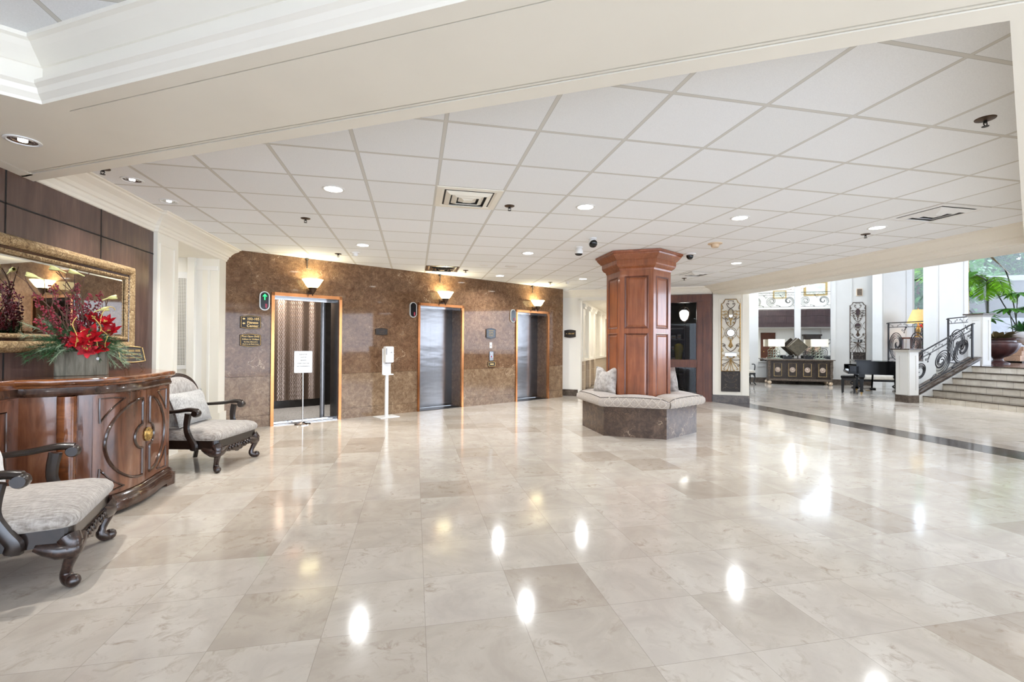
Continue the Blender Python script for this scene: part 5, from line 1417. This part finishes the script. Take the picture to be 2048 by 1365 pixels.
for x, y, w_, h_, lb in ((-.32,.0,.11,.10,'black tray with raised sides left of the diamond sculpture'),(.33,.02,.11,.10,'black tray with raised sides beside the diamond sculpture, on the piano side')):
    px, py = off_sb(x, y)
    t = thing('tray', lb, 'tray', (px, py, .876), TQ, 'black trays on the sideboard')
    MB().box(-w_, w_, -.1, .1, 0, .012).build('base', 'black', t)
    MB().box(-w_, w_, -.11, -.1, 0, h_).box(-w_, w_, .1, .11, 0, h_).box(-w_-.01, -w_, -.11, .11, 0, h_+.03).box(w_, w_+.01, -.11, .11, 0, h_+.03).build('rim', 'black', t)

# side chair peeking past the column
px, py = col(1490, 16.1)
t = thing('side_chair', 'dark cabriole side chair with grey seat half hidden by the cream column', 'chair', (px, py, 0), TQ+.2)
MB().box(-.25,.25,-.22,.22,.40,.50,bev=.03).build('seat', 'seat_cream', t)
MB().box(-.26,.26,-.23,.23,.35,.41).build('seat_rail', 'black', t)
for sx in (1,-1):
    for sy in (1,-1): MB().tube(cr_spline([(sx*.22,sy*.19,.37),(sx*.25,sy*.21,.25),(sx*.22,sy*.19,.10),(sx*.27,sy*.23,.012)], 5), [.03]*4+[.02]*12, 8).build('leg', 'black', t)
MB().tube(cr_spline([(.22,-.05,.70),(.25,-.15,.70),(.25,-.2,.64),(.24,-.2,.5)],5), .02, 8).tube(cr_spline([(-.22,-.05,.70),(-.25,-.15,.70),(-.25,-.2,.64),(-.24,-.2,.5)],5), .02, 8).build('arm', 'black', t)
MB().box(-.24,.24,.2,.24,.5,.98,bev=.02).build('backrest', 'seat_cream', t)

# ---------------------------------------------------------------- piano, bench
PA = math.radians(-43); lg = col(1723, 13.0)
PN = thing('grand_piano', 'glossy black grand piano with its lid closed beside the steps', 'piano', (lg[0]-(.30*math.cos(PA)+.60*math.sin(PA)), lg[1]-(.30*math.sin(PA)-.60*math.cos(PA)), 0), PA)
# local x runs from the keyboard to the tail, y across (away)
def pout(off=0, kb=0):
    P = [(.17-kb,-.74-off)]
    P += [(.26+.95*i/4,-.74-off) for i in range(1,5)]
    P += cr_spline([(1.21+off,-.74-off),(1.45+off,-.62),(1.55+off,-.35),(1.50+off,-.05),(1.36,.14+off),(1.15,.28+off),(.95,.47+off),(.75,.66+off),(.55,.74+off),(.17-kb,.74+off)], 5)
    return P
MB().prism(pout(), .56, .90).build('case', 'black_gloss', PN)
MB().prism(pout(.012, .04), .905, .93).build('lid', 'black_gloss', PN)
MB().box(.14,.5,-.70,.70,.93,.95,bev=.005).build('front_lid_flap', 'black_gloss', PN)
MB().box(.0,.30,-.74,-.68,.58,.80,bev=.02).box(.0,.30,.68,.74,.58,.80,bev=.02).box(-.02,.30,-.74,.74,.56,.63,bev=.01).build('key_bed', 'black_gloss', PN)
kb = MB()
for i in range(52): kb.box(.03,.17,-.66+i*1.32/52,-.66+(i+1)*1.32/52-.0015,.63,.652)
kb.build('white_keys', 'paper', PN)
kb = MB()
for i in range(51):
    if i % 7 not in (2, 6): kb.box(.08,.17,-.66+(i+.7)*1.32/52,-.66+(i+1.25)*1.32/52,.652,.664)
kb.build('black_keys', 'black', PN)
MB().box(.26,.30,-.69,.69,.63,.90).build('fallboard', 'black_gloss', PN)
for (x, y) in ((.30,-.60),(.30,.60),(1.12,-.20)):
    l = MB().loft([[(x+a*k, y+c*k, z) for a, c in ((-.06,-.06),(.06,-.06),(.06,.06),(-.06,.06))] for z, k in ((.56,1.2),(.48,1.15),(.42,.8),(.12,.55),(.075,.75),(.06,.6))], smooth=False).build('leg', 'black_gloss', PN)
    MB().lathe([(.001,-.012),(.028,-.012),(.028,.012),(.001,.012)], 14, xf((x,y,.03), rx=PI/2)).tube([(x,y,.07),(x,y,.03)], .01, 6).build('caster', 'antique_gold', l)
ly = MB().tube([(.62,-.06,.56),(.60,-.05,.14)], .016, 8).tube([(.62,.06,.56),(.60,.05,.14)], .016, 8).box(.55,.68,-.13,.13,.08,.15,bev=.01)
ly.build('pedal_lyre', 'black_gloss', PN)
for k in (-1,0,1): MB().box(.46,.56,-.012+k*.07,.012+k*.07,.06,.07,bev=.003).build('pedal', 'antique_gold', PN)
t = thing('piano_bench', 'black padded piano bench pulled up to the grand piano', 'bench', (*col(1697, 13.35), 0), math.radians(-50))
MB().box(-.17,.17,-.30,.30,.43,.50,bev=.02).build('padded_seat', 'black_gloss', t)
MB().box(-.155,.155,-.28,.28,.37,.435).build('apron', 'black', t)
for sx in (1,-1):
    for sy in (1,-1): MB().loft([[(sx*.135+a*k, sy*.255+c*k, z) for a, c in ((-.025,-.025),(.025,-.025),(.025,.025),(-.025,.025))] for z, k in ((.38,1),(0,.6))], smooth=False).build('leg', 'black', t)
# low bench by the wall beyond the piano
px, py = col(1752, 14.6)
t = thing('window_bench', 'low cream cushioned bench with dark curved base beyond the piano', 'bench', (px, py, 0), TQ)
MB().box(-.65,.65,-.22,.22,.30,.42,bev=.04).build('cushion', 'seat_cream', t)
MB().box(-.63,.63,-.2,.2,.24,.31).build('rail', 'black', t)
for sx in (1,-1):
    for sy in (1,-1): MB().tube(cr_spline([(sx*.5,sy*.17,.26),(sx*.62,sy*.18,.16),(sx*.5,sy*.17,.08),(sx*.6,sy*.18,.012)],5), .022, 8).build('leg', 'black', t)

# ---------------------------------------------------------------- newel posts
def newel(x, y, z, h, lb, base):
    t = thing('newel_post', lb, 'post', (x+.15, y+.15, z), 0, 'panelled white newel posts')
    k0 = .16 if base else 0
    MB().box(-.15,.15,-.15,.15,k0,h-.03).build('shaft', 'atrium', t)
    for rz in range(4):
        M = Matrix.Rotation(rz*PI/2, 4, 'Z')
        b = MB().box(-.135,-.06,-.158,-.15,k0+.02,h-.09,M).box(.06,.135,-.158,-.15,k0+.02,h-.09,M).box(-.06,.06,-.158,-.15,k0+.02,k0+.13,M).box(-.06,.06,-.158,-.15,h-.17,h-.09,M)
        b.build('panel_frame', 'atrium', t)
    MB().loft([[(sx*q,sy*q,zz) for sx,sy in ((-1,-1),(1,-1),(1,1),(-1,1))] for q,zz in ((.155,h-.09),(.165,h-.07),(.19,h-.035),(.195,h-.03))], smooth=False).build('cap_moulding', 'atrium', t)
    MB().box(-.225,.225,-.225,.225,h-.03,h,bev=.006).build('stone_cap', 'marble_dark', t)
    if base: MB().box(-.158,.158,-.158,.158,0,.17).build('stone_base', 'marble_base', t)
newel(11.446, 8.841, 0, 1.285, 'white newel post with dark stone cap at the foot of the steps', True)
newel(13.986, 9.024, ZL, 1.32, 'white newel post with dark stone cap at the top of the steps', False)

# ---------------------------------------------------------------- scrolled iron railings
def railing(lb, p0, p1, z0, z1, H, nsp, bracket=(True, True), grp='scrolled wrought iron railings'):
    """p0->p1 in plan, z0/z1 the base heights, H height of the handrail above the base."""
    L = math.dist(p0, p1); rz = math.atan2(p1[1]-p0[1], p1[0]-p0[0]); k = (z1-z0)/L
    t = thing('stair_railing', lb, 'railing', (p0[0], p0[1], z0), rz, grp)
    def T(P): return [(x, 0, z+k*x) for x, z in P]
    b = MB().tube(T([(-.05,H-.02),(0,H),(L,H),(L+.05,H-.02)]), .022, 8, flat=.7)
    b.build('handrail', 'iron', t)
    for x in (0.012, L-.012): MB().box(x-.018, x+.018, -.018, .018, k*x, H+k*x).build('end_post', 'iron', t)
    MB().tube(T([(0,H-.15),(L,H-.15)]), .008, 6).tube(T([(0,.03),(L,.03)]), .012, 6).tube(T([(0,H-.13),(L,H-.13)]), .004, 5).build('cross_rails', 'iron', t)
    b = MB(); n = max(3, int(L/.22))
    for i in range(n):
        x = L*(i+.5)/n; s = 1 if i % 2 else -1
        b.tube(T(scroll(x-.06*s, H-.14, x+.05*s, H-.045, .015, .022, s)), .005, 5)
        b.tube(T(scroll(x+.06*s, H-.03, x-.03*s, H-.10, .01, .014, s)), .004, 5)
    b.build('frieze_scrolls', 'iron', t)
    R = (H-.22)/2; cz = .05+R
    for i in range(nsp):
        cx = L*(i+.5)/nsp; s = 1 if i % 2 == 0 else -1
        b = MB()
        for q, (r0, tr) in enumerate(((R*1.02, 1.45), (R*.86, 1.2), (R*.70, 1.05), (R*.52, .9))):
            P = spiral(0, 0, r0, .03+.015*q, -PI/2-.35*q, -tr*s, 40)
            b.tube(T([(cx+x*min(1, (L/nsp)*.5/R), cz+z) for x, z in P]), .013 if q == 0 else .010, 6)
        b.build('spiral', 'iron', t)
        for (x0, zz0, x1, zz1) in ((cx-.48*L/nsp, .06, cx-.30*L/nsp, .14), (cx+.48*L/nsp, H-.165, cx+.32*L/nsp, H-.27)):
            b = MB(); b.tube(T(scroll(x0, zz0, x1, zz1, .03, .03, 1)), .008, 5).tube(T(scroll(x0, zz0, x1+.03, zz1-.04, -.02, .02, -1)), .007, 5)
            b.ball((x0, 0, zz0+k*x0+.0), .028, 8, sc=(1.3,.5,1))
            b.build('leaf_scroll', 'iron', t)
    return t
railing('sloping iron scroll railing rising beside the steps between the two newel posts', (11.78, 9.10), (13.80, 9.10), .155, .155+2.02*.4445, .87, 3)
railing('iron scroll railing before the table lamp and the narrow window', (15.10, 12.30), (15.02, 11.10), ZL, ZL, 1.24, 2)
railing('short iron scroll railing behind the top newel post', (14.72, 10.30), (14.20, 9.42), ZL, ZL, 1.27, 1)

# ---------------------------------------------------------------- landing: urn, bowl, console with lamp
def leafblade(b, base, tip, w, droop=.1, n=7, side=None):
    P0, P1 = Vector(base), Vector(tip); d = P1-P0; L = d.length; up = Vector((0,0,1))
    s = side if side is not None else d.cross(up)
    if s.length < 1e-5: s = Vector((1,0,0))
    s = s.normalized(); nn = s.cross(d.normalized()); vs = []; fs = []
    for i in range(n+1):
        t = i/n; c = P0+d*t-up*droop*L*t*t; ww = w*math.sin(PI*min(1, t*.93+.06))**.8
        vs += [tuple(c-s*ww/2+nn*ww*.12), tuple(c), tuple(c+s*ww/2+nn*ww*.12)]
    for i in range(n):
        for j in range(2): a = i*3+j; fs.append((a,a+1,a+4,a+3))
    b.add(vs, fs, None, True)
def frond(b, stemb, base, ang, L, rise, droop, nl, lw, ll, rn, rs=.008):
    d = Vector((math.cos(ang), math.sin(ang), 0)); P = []
    for i in range(13):
        t = i/12; P.append(Vector(base)+d*L*t*(1-.15*t)+Vector((0,0,rise*L*t-droop*L*t*t)))
    stemb.tube([tuple(p) for p in P], [rs*(1-.7*i/12) for i in range(13)], 5)
    for i in range(nl):
        t = .12+.88*i/nl; f = t*12; k = min(11, int(f)); c = P[k].lerp(P[k+1], f-k); tn = (P[k+1]-P[k]).normalized(); s = tn.cross(Vector((0,0,1))).normalized()
        l = ll*(math.sin(PI*min(1, t*.85+.12)))**.7*rn.uniform(.85,1.1)
        for sg in (1,-1):
            e = c+(s*sg*.86+tn*.5+Vector((0,0,-.12+rn.uniform(-.1,.1)))).normalized()*l
            leafblade(b, c, e, lw, .22, 4, side=tn)
rn = random.Random(11)
t = thing('urn_planter', 'large ribbed oxblood urn with brownish foliage behind the top newel post', 'planter', (16.22, 10.09, ZL))
MB().lathe([(.001,0),(.24,0),(.24,.03),(.2,.05),(.12,.09),(.10,.14),(.12,.18),(.22,.22),(.36,.34),(.43,.47),(.45,.56),(.44,.59),(.36,.62),(.355,.66),(.40,.69),(.41,.72),(.37,.72),(.34,.66),(.001,.62)], 48, flute=.022, nf=12).build('urn', 'urn', t)
b = MB()
for i in range(60):
    a = rn.uniform(0, 2*PI); r = rn.uniform(.05,.25); L = rn.uniform(.2,.42)
    base = (r*.6*math.cos(a), r*.6*math.sin(a), .66); tip = ((r+L)*math.cos(a), (r+L)*math.sin(a), .78+rn.uniform(-.08,.3))
    leafblade(b, base, tip, .13, .25)
o = b.build('foliage', 'leaf_olive', t); o['kind'] = 'stuff'

BX, BY = col(2043, 14.6)
t = thing('cedar_plinth', 'pale cedar stepped plinth under the white bowl', 'plinth', (BX+.35, BY, ZL), 0)
MB().box(-1.0,1.4,-.35,.35,.05,.22).box(-.85,1.4,-.30,.30,.225,.36).build('boards', 'pinkwood', t)
MB().box(-.8,1.3,-.28,.28,0,.05).build('recessed_base', 'sign_black', t)
MB().box(-.6,1.3,-.2,.2,.36,.50).build('upper_step', 'pinkwood', t)
t = thing('boat_bowl_planter', 'wide white boat shaped bowl planter full of tropical leaves', 'planter', (BX+.45, BY, ZL+.50), 0)
MB().lathe([(.001,0),(.2,0),(.30,.04),(.5,.14),(.75,.28),(.92,.40),(.95,.46),(.90,.46),(.7,.34),(.001,.30)], 40, ax=(1,.42)).build('bowl', 'white', t)
b = MB()
for i in range(70):
    a = rn.uniform(0, 2*PI); r = rn.uniform(.1,.6); L = rn.uniform(.3,.7)
    leafblade(b, (r*math.cos(a), .3*r*math.sin(a), .42), ((r+L*.6)*math.cos(a), (.3*r+L*.6)*math.sin(a), .55+rn.uniform(-.05,.5)), .08, .3)
o = b.build('strap_leaves', 'leaf_dark', t); o['kind'] = 'stuff'
def umbrella_plant(lb, loc, stems, mat='leaf_green'):
    t = thing('umbrella_plant', lb, 'plant', loc, 0, 'tropical plants along the window wall')
    for (dx, dy, h, R) in stems:
        s = MB().tube(cr_spline([(0,0,0),(dx*.3,dy*.3,h*.5),(dx,dy,h)], 6), .014, 6); st_ = s.build('stem', 'stem', t)
        b = MB()
        for i in range(11):
            a = 2*PI*i/11+rn.uniform(-.1,.1); leafblade(b, (dx,dy,h), (dx+R*math.cos(a), dy+R*math.sin(a), h-.06+rn.uniform(-.05,.04)), .14, .22)
        b.build('leaf_whorl', mat, st_, fix=False)
    return t
q = col(1962, 15.5); umbrella_plant('umbrella-leafed plant low beside the palm stem', (q[0], q[1], ZL), [(-.1,0,1.62,.55),(.4,.1,1.45,.5)])
q = col(2030, 15.3); umbrella_plant('bright umbrella-leafed plant rising above the white bowl', (q[0], q[1], ZL), [(-.25,0,1.75,.55),(.3,.1,2.3,.55),(.05,-.2,1.25,.4),(.7,0,1.85,.5)])
q = col(1976, 16.0)
t = thing('palm_tree', 'tall palm with bright drooping fronds inside the window wall', 'palm', (q[0], q[1], ZL))
b = MB().tube([(0,0,0),(0,0,1.2),(-.02,0,2.2),(-.02,0,2.9)], [.05,.04,.035,.03], 10); b.build('trunk', 'stem', t)
for (a, L, ri, dr) in ((PI*.98,1.1,.9,1.1),(PI*1.15,1.0,-.2,.5),(0.1,.9,.7,1.2),(-.5,.9,.2,1.0),(PI*.75,1.1,.4,1.1),(PI*1.3,1.2,.6,1.0),(1.2,1.0,.9,1.3),(-1.2,.8,-.1,.9)):
    b, s = MB(), MB(); frond(b, s, (0,0,2.75), a, L, ri, dr, 26, .05, .42, rn)
    o = b.build('frond', 'palm', t, fix=False); s.build('midrib', 'stem', o)
q = col(2020, 16.3)
t = thing('elephant_ear_plant', 'long-stemmed elephant ear with a brown-backed drooping leaf', 'plant', (q[0], q[1], ZL))
def px3(u, v, D): x, y = col(u, D); return (x-q[0], y-q[1], zat(u, v, D)-ZL)
S1 = cr_spline([px3(2034,650,16.3), px3(2026,600,16.3), px3(2018,560,16.2), px3(2010,538,16.1)], 8)
MB().tube(S1, .02, 8).tube(cr_spline([px3(2034,655,16.3), px3(2008,610,16), px3(1978,565,15.6), px3(1942,545,15.4)], 8), .018, 8).tube([(.2,0,0),px3(2034,655,16.3)], .03, 8).build('stem', 'stem', t)
b = MB(); leafblade(b, px3(2016,543,16.1), px3(1982,512,15.9), .75, -.05, 12, side=Vector((.6,-.3,-.75)).normalized())
b.build('drooping_leaf', 'leaf_brown', t, fix=False)
b = MB(); leafblade(b, px3(1942,545,15.4), px3(1930,556,15.2), .5, .1, 10); b.build('side_leaf', 'leaf_green', t, fix=False)

q = col(1838, 14.75)
t = thing('console_table', 'dark red wooden console table behind the iron railing', 'table', (q[0], q[1], ZL), 0)
MB().box(-.55,.55,-.2,.2,.72,.77,bev=.01).build('top', 'door_wood', t)
for sx in (1,-1):
    for sy in (1,-1): MB().box(sx*.48-.03, sx*.48+.03, sy*.15-.03, sy*.15+.03, 0, .72).build('leg', 'door_wood', t)
t = thing('table_lamp', 'lamp with flared yellow shade on the console by the narrow window', 'lamp', (q[0]-.03, q[1], ZL+.77), 0)
MB().lathe([(.001,0),(.10,0),(.09,.03),(.03,.06),(.05,.16),(.07,.24),(.04,.34),(.015,.40),(.015,.60),(.001,.60)], 20).build('base', 'antique_gold', t)
MB().lathe([(.285,.46),(.14,.88)], 32, cap=False).build('shade', 'yellow_shade', t)
MB().lathe([(.001,.88),(.02,.90),(.001,.94)], 12).build('finial', 'antique_gold', t)
LY = (q[0]-.03, q[1], ZL+1.38)
t = thing('flower_vase', 'red flowers and greenery standing next to the yellow lamp', 'flowers', (q[0]+.33, q[1]+.0, ZL+.77))
MB().lathe([(.001,0),(.05,0),(.08,.1),(.05,.2),(.06,.22)], 16, cap=False).build('vase', 'urn', t)
b = MB(); g = MB()
for i in range(22):
    a = rn.uniform(0,2*PI); r = rn.uniform(.03,.2); z = .3+rn.uniform(0,.25); b.ball((r*math.cos(a), r*math.sin(a), z), .035, 8)
    leafblade(g, (0,0,.2), (r*1.5*math.cos(a+1), r*1.5*math.sin(a+1), z), .05)
o = b.build('blossoms', 'red', t); o['kind'] = 'stuff'; o = g.build('leaves', 'leaf_green', t); o['kind'] = 'stuff'

# ---------------------------------------------------------------- outside
q = col(2030, 26)
gw = sroot('wall_outside', (q[0], q[1], 0)); gw.rotation_euler = (0,0,-.55)
MB().box(-2.4, 6, 0, .4, 3.3, 5.1).build('stucco_band', 'concrete', gw)
MB().box(-2.4, 6, -.05, .45, 5.1, 5.4).build('coping', 'concrete_w', gw)
MB().box(-6, 6, .6, .8, 0, 3.4).build('stucco_wall', 'concrete', gw)
MB().box(-1.6, 1.2, -.3, .5, .5, 3.0).build('utility_block', 'ink', gw)
def tree(lb, loc, R, h, n, name='leafy_tree'):
    t = thing(name, lb, 'tree', loc, 0, 'trees outside the window wall')
    MB().tube([(0,0,0),(.1,0,h*.5),(0,0,h)], [.16,.12,.07], 8).build('trunk', 'twig', t)
    b = MB()
    for i in range(n):
        u = Vector((rn.gauss(0,1), rn.gauss(0,1), rn.gauss(0,1))).normalized()*R*rn.uniform(.3,1)**.6
        c = Vector((u.x, u.y, h+u.z*.9)); s = rn.uniform(.14,.3)*R/2.2
        e = Vector((rn.uniform(-1,1), rn.uniform(-1,1), rn.uniform(-.6,.6))).normalized()
        leafblade(b, c, c+e*s*1.6, s*.6, .2, 3)
    o = b.build('foliage', 'tree', t, fix=False); o['kind'] = 'stuff'
for (u, D, R, h, lb) in ((1835,25,2.6,4.6,'soft green tree filling the narrow window behind the yellow lamp'),(1822,29,3.0,3.2,'pale tree further back in the narrow window'),(2000,36,4.2,8.6,'tree above the pale stucco wall, behind the palm fronds'),(2055,37,4.6,9.0,'tree over the stucco wall at the picture edge'),(1945,37,4.0,6.0,'tree beside the stucco wall seen past the wide white column'),(1905,31,3.2,4.0,'tree hidden mostly by the wide white column')):
    q = col(u, D); tree(lb, (q[0], q[1], .5), R, h, 2200)
q = col(1850, 17.5)
t = thing('palm_tree', 'palm whose fronds hang into the narrow window above the yellow lamp', 'palm', (q[0]+.3, q[1], .6))
MB().tube([(0,0,0),(0,0,2),(.05,0,3.7)], [.12,.1,.07], 10).build('trunk', 'stem', t)
for i in range(9):
    b, s = MB(), MB(); frond(b, s, (.05,0,3.6+.05*(i%3)), 2.2+.35*i, 1.6, .75-.12*(i%3), 1.0, 24, .06, .5, rn, .012)
    o = b.build('frond', 'palm', t, fix=False); s.build('midrib', 'stem', o)

# ---------------------------------------------------------------- opposite balcony, seen only in the tall mirrors
def rx_(u, dep=0):
    k = (18.985+11.6+dep)/18.985; return -4.604+(on_plane(u)+4.604)*k-2.681
def ow_pt(x, y): q = OP+QD*x+QN*y; return (q.x, q.y)
p0, p1 = ow_pt(-2.6, -.03), ow_pt(5.2, -.03)
railing('balcony railing with large iron spirals, seen in the tall mirrors', p1, p0, 3.60, 3.60, .86, 9, grp='scrolled wrought iron railings')
xa, xb = rx_(1523, 1.2), rx_(1548, 1.2)
d1 = sroot('door_2', (*ow_pt((xa+xb)/2, -1.15), 0)); d1.rotation_euler = (0,0,TQ+PI)
hw = abs(xb-xa)/2
MB().box(-hw, hw, -.04, 0, 0, 2.1).box(-hw-.06, -hw, -.06, 0, 0, 2.16).box(hw, hw+.06, -.06, 0, 0, 2.16).box(-hw-.06, hw+.06, -.06, 0, 2.1, 2.16).build('door_leaf', 'door_wood', d1)
MB().lathe([(.001,0),(.03,0),(.03,.05),(.001,.06)], 12, xf((hw-.1,-.04,1.0), rx=PI/2)).build('door_knob', 'antique_gold', d1)
xa, xb = rx_(1608, .9), rx_(1640, .9)
pc = ow_pt((xa+xb)/2, -.9)
t = thing('display_cabinet', 'dark cabinet with arched glass doors, reflected above the lamp nearer the piano', 'cabinet', (*pc, 0), TQ+PI)
hw = abs(xb-xa)/2
MB().box(-hw, hw, -.2, .22, 0, 1.95).box(-hw-.05, hw+.05, -.25, .22, 1.95, 2.05).build('carcass', 'side_dark', t)
for sx in (-1, 1):
    P = [(sx*hw*.5-hw*.32, .8), (sx*hw*.5+hw*.32, .8)]+arc(sx*hw*.5, 1.6, hw*.32, 0, PI, 10)
    d_ = MB().plate(P, .01, xf((0,-.215,0))).build('glass_door', 'mirror', t)
pc = ow_pt(rx_(1600, 0)+.1, .9)
t = thing('console_desk', 'long low black desk reflected behind the diamond sculpture', 'desk', (*pc, 0), TQ+PI)
MB().box(-1.3,1.3,-.35,.35,.78,.84).build('top', 'black', t)
for sx in (1,-1): MB().box(sx*1.1-.18, sx*1.1+.18, -.3, .3, 0, .78).build('pedestal', 'black', t)
for u, v, s, lb in ((1632,575,.85,'gold framed landscape on the balcony wall in the mirror reflection'),(1560,572,.5,'small brown framed picture reflected over the balcony rail')):
    pc = ow_pt(rx_(u, 2.4), -2.49)
    t = thing('framed_picture', lb, 'picture', (*pc, 4.9 if s > .6 else 4.6), TQ+PI)
    MB().box(-s*.75, s*.75, -.04, 0, -s*.5, s*.5).build('frame', 'gold_leaf', t); MB().box(-s*.6, s*.6, -.045, -.04, -s*.38, s*.38).build('canvas', 'picture', t)
pc = ow_pt(rx_(1595, -4), 3.6)
CHL = pc
t = thing('chandelier', 'iron chandelier with white glass bowls, reflected near the top of the mirrors', 'chandelier', (*pc, 4.3), 0)
MB().tube([(0,0,.0),(0,0,2.7)], .012, 6).build('rod', 'bronze', t)
for i in range(6):
    a = PI/3*i; ar = MB().tube(cr_spline([(0,0,.1),(.2*math.cos(a),.2*math.sin(a),-.05),(.5*math.cos(a),.5*math.sin(a),.05)], 6), .012, 6).build('arm', 'bronze', t)
    MB().lathe([(.001,-.06),(.07,-.04),(.12,.03),(.13,.06)], 20, xf((.5*math.cos(a),.5*math.sin(a),.10)), cap=False).build('glass_bowl', 'globe_glow', ar)
LAMPS = []
WORLD = 3.0; PDL = 8; EXPO = 1.16
# ---------------------------------------------------------------- lights, sky, camera
def area(name, loc, size, power, color=(1,1,1), rot=(0,0,0), spread=PI, shape='DISK', sy=None):
    l = bpy.data.lights.new(name, 'AREA'); l.shape = shape; l.size = size; l.energy = power; l.color = color; l.spread = spread
    if sy: l.size_y = sy
    o = bpy.data.objects.new(name, l); COL.objects.link(o); o.location = loc; o.rotation_euler = rot; return o
def point(name, loc, power, color, r=.04):
    l = bpy.data.lights.new(name, 'POINT'); l.energy = power; l.color = color; l.shadow_soft_size = r
    o = bpy.data.objects.new(name, l); COL.objects.link(o); o.location = loc; return o
W = bpy.data.worlds.new('daylight'); SC.world = W; W.use_nodes = True
bg = W.node_tree.nodes['Background']; bg.inputs[0].default_value = (.82, .94, 1.13, 1); bg.inputs[1].default_value = WORLD
for x, y in DL: area('downlight_lamp', (x, y, 2.70), .13, PDL*(.7 if y < 5 else 1.9), (.97, 1, 1.02), spread=PI*.85)
for s_, lb in SCS:
    p = MA+MD*s_-MN*.15; point('sconce_lamp', (p.x, p.y, 2.33), 5, (1,.92,.74), .03)
for p in LP: point('shade_lamp', p, 1.2, (1,.9,.72), .06)
point('shade_lamp', LY, 4, (1,.8,.5), .06)
p = MA+MD*-2.1+MN*1.1; area('cab_fill_lamp', (p.x, p.y, 2.48), .7, 48, (1,.93,.85))  # unseen lamp added to brighten the open cab
p = QP+QD*(hx+.9)+QN*2.2; area('hall_fill_lamp', (p.x, p.y, 2.48), .8, 12, (1,.93,.82)); p = QP+QD*(hx+.9)+QN*5; area('hall_fill_lamp', (p.x, p.y, 2.48), .8, 12, (1,.93,.82))  # unseen fill lamps added to brighten the hallway
area('passage_fill_lamp', (-3.8, 6.85, 2.50), .5, 4, (1,.96,.9))  # unseen lamp added so the enclosed passage is not black
for x, y, z in ((-2.42,4.63,ZT-.02),(-2.42,5.25,ZT-.02),(-2.31,3.32,ZB-.02)): area('halogen_lamp', (x, y, z), .05, 3.5, (1,.97,.93), spread=PI*.5)
for x, y in ((-1.5,0.6),(1.2,.2)): area('downlight_lamp', (x, y, 2.80), .13, PDL*.3, (1,1,1), spread=PI*.85)  # extra unseen lamps without fixtures, added to brighten the near end
point('chandelier_lamp', (CHL[0], CHL[1], 4.6), 160, (1,.96,.9), .3)
cam = bpy.data.cameras.new('camera'); co = bpy.data.objects.new('camera', cam); COL.objects.link(co)
cam.sensor_width = 36; cam.lens = 36*F/2048; cam.clip_start = .05; cam.clip_end = 200
sy, cy = math.sin(YAW), math.cos(YAW); sp, cpp = math.sin(PIT), math.cos(PIT); sr, cr = math.sin(ROL), math.cos(ROL)
R0 = Vector((cy, -sy, 0)); U0 = Vector((-sp*sy, -sp*cy, cpp)); FW = Vector((sy*cpp, cy*cpp, sp))
RR = R0*cr+U0*sr; UU = -R0*sr+U0*cr
M4 = Matrix(((RR.x,UU.x,-FW.x,0),(RR.y,UU.y,-FW.y,0),(RR.z,UU.z,-FW.z,HC),(0,0,0,1)))
co.matrix_world = M4
SC.camera = co
SC.view_settings.view_transform = 'Standard'; SC.view_settings.look = 'None'; SC.view_settings.gamma = 1
SC.view_settings.use_curve_mapping = False; SC.view_settings.exposure = EXPO
SC.cycles.use_denoising = True; SC.cycles.max_bounces = 8; SC.cycles.diffuse_bounces = 4; SC.cycles.glossy_bounces = 4; SC.cycles.transmission_bounces = 6
SC.cycles.use_adaptive_sampling = True; SC.cycles.adaptive_threshold = .06; SC.cycles.adaptive_min_samples = 16
SC.cycles.sample_clamp_indirect = 6; SC.cycles.caustics_reflective = False; SC.cycles.caustics_refractive = False
SC.cycles.blur_glossy = .5
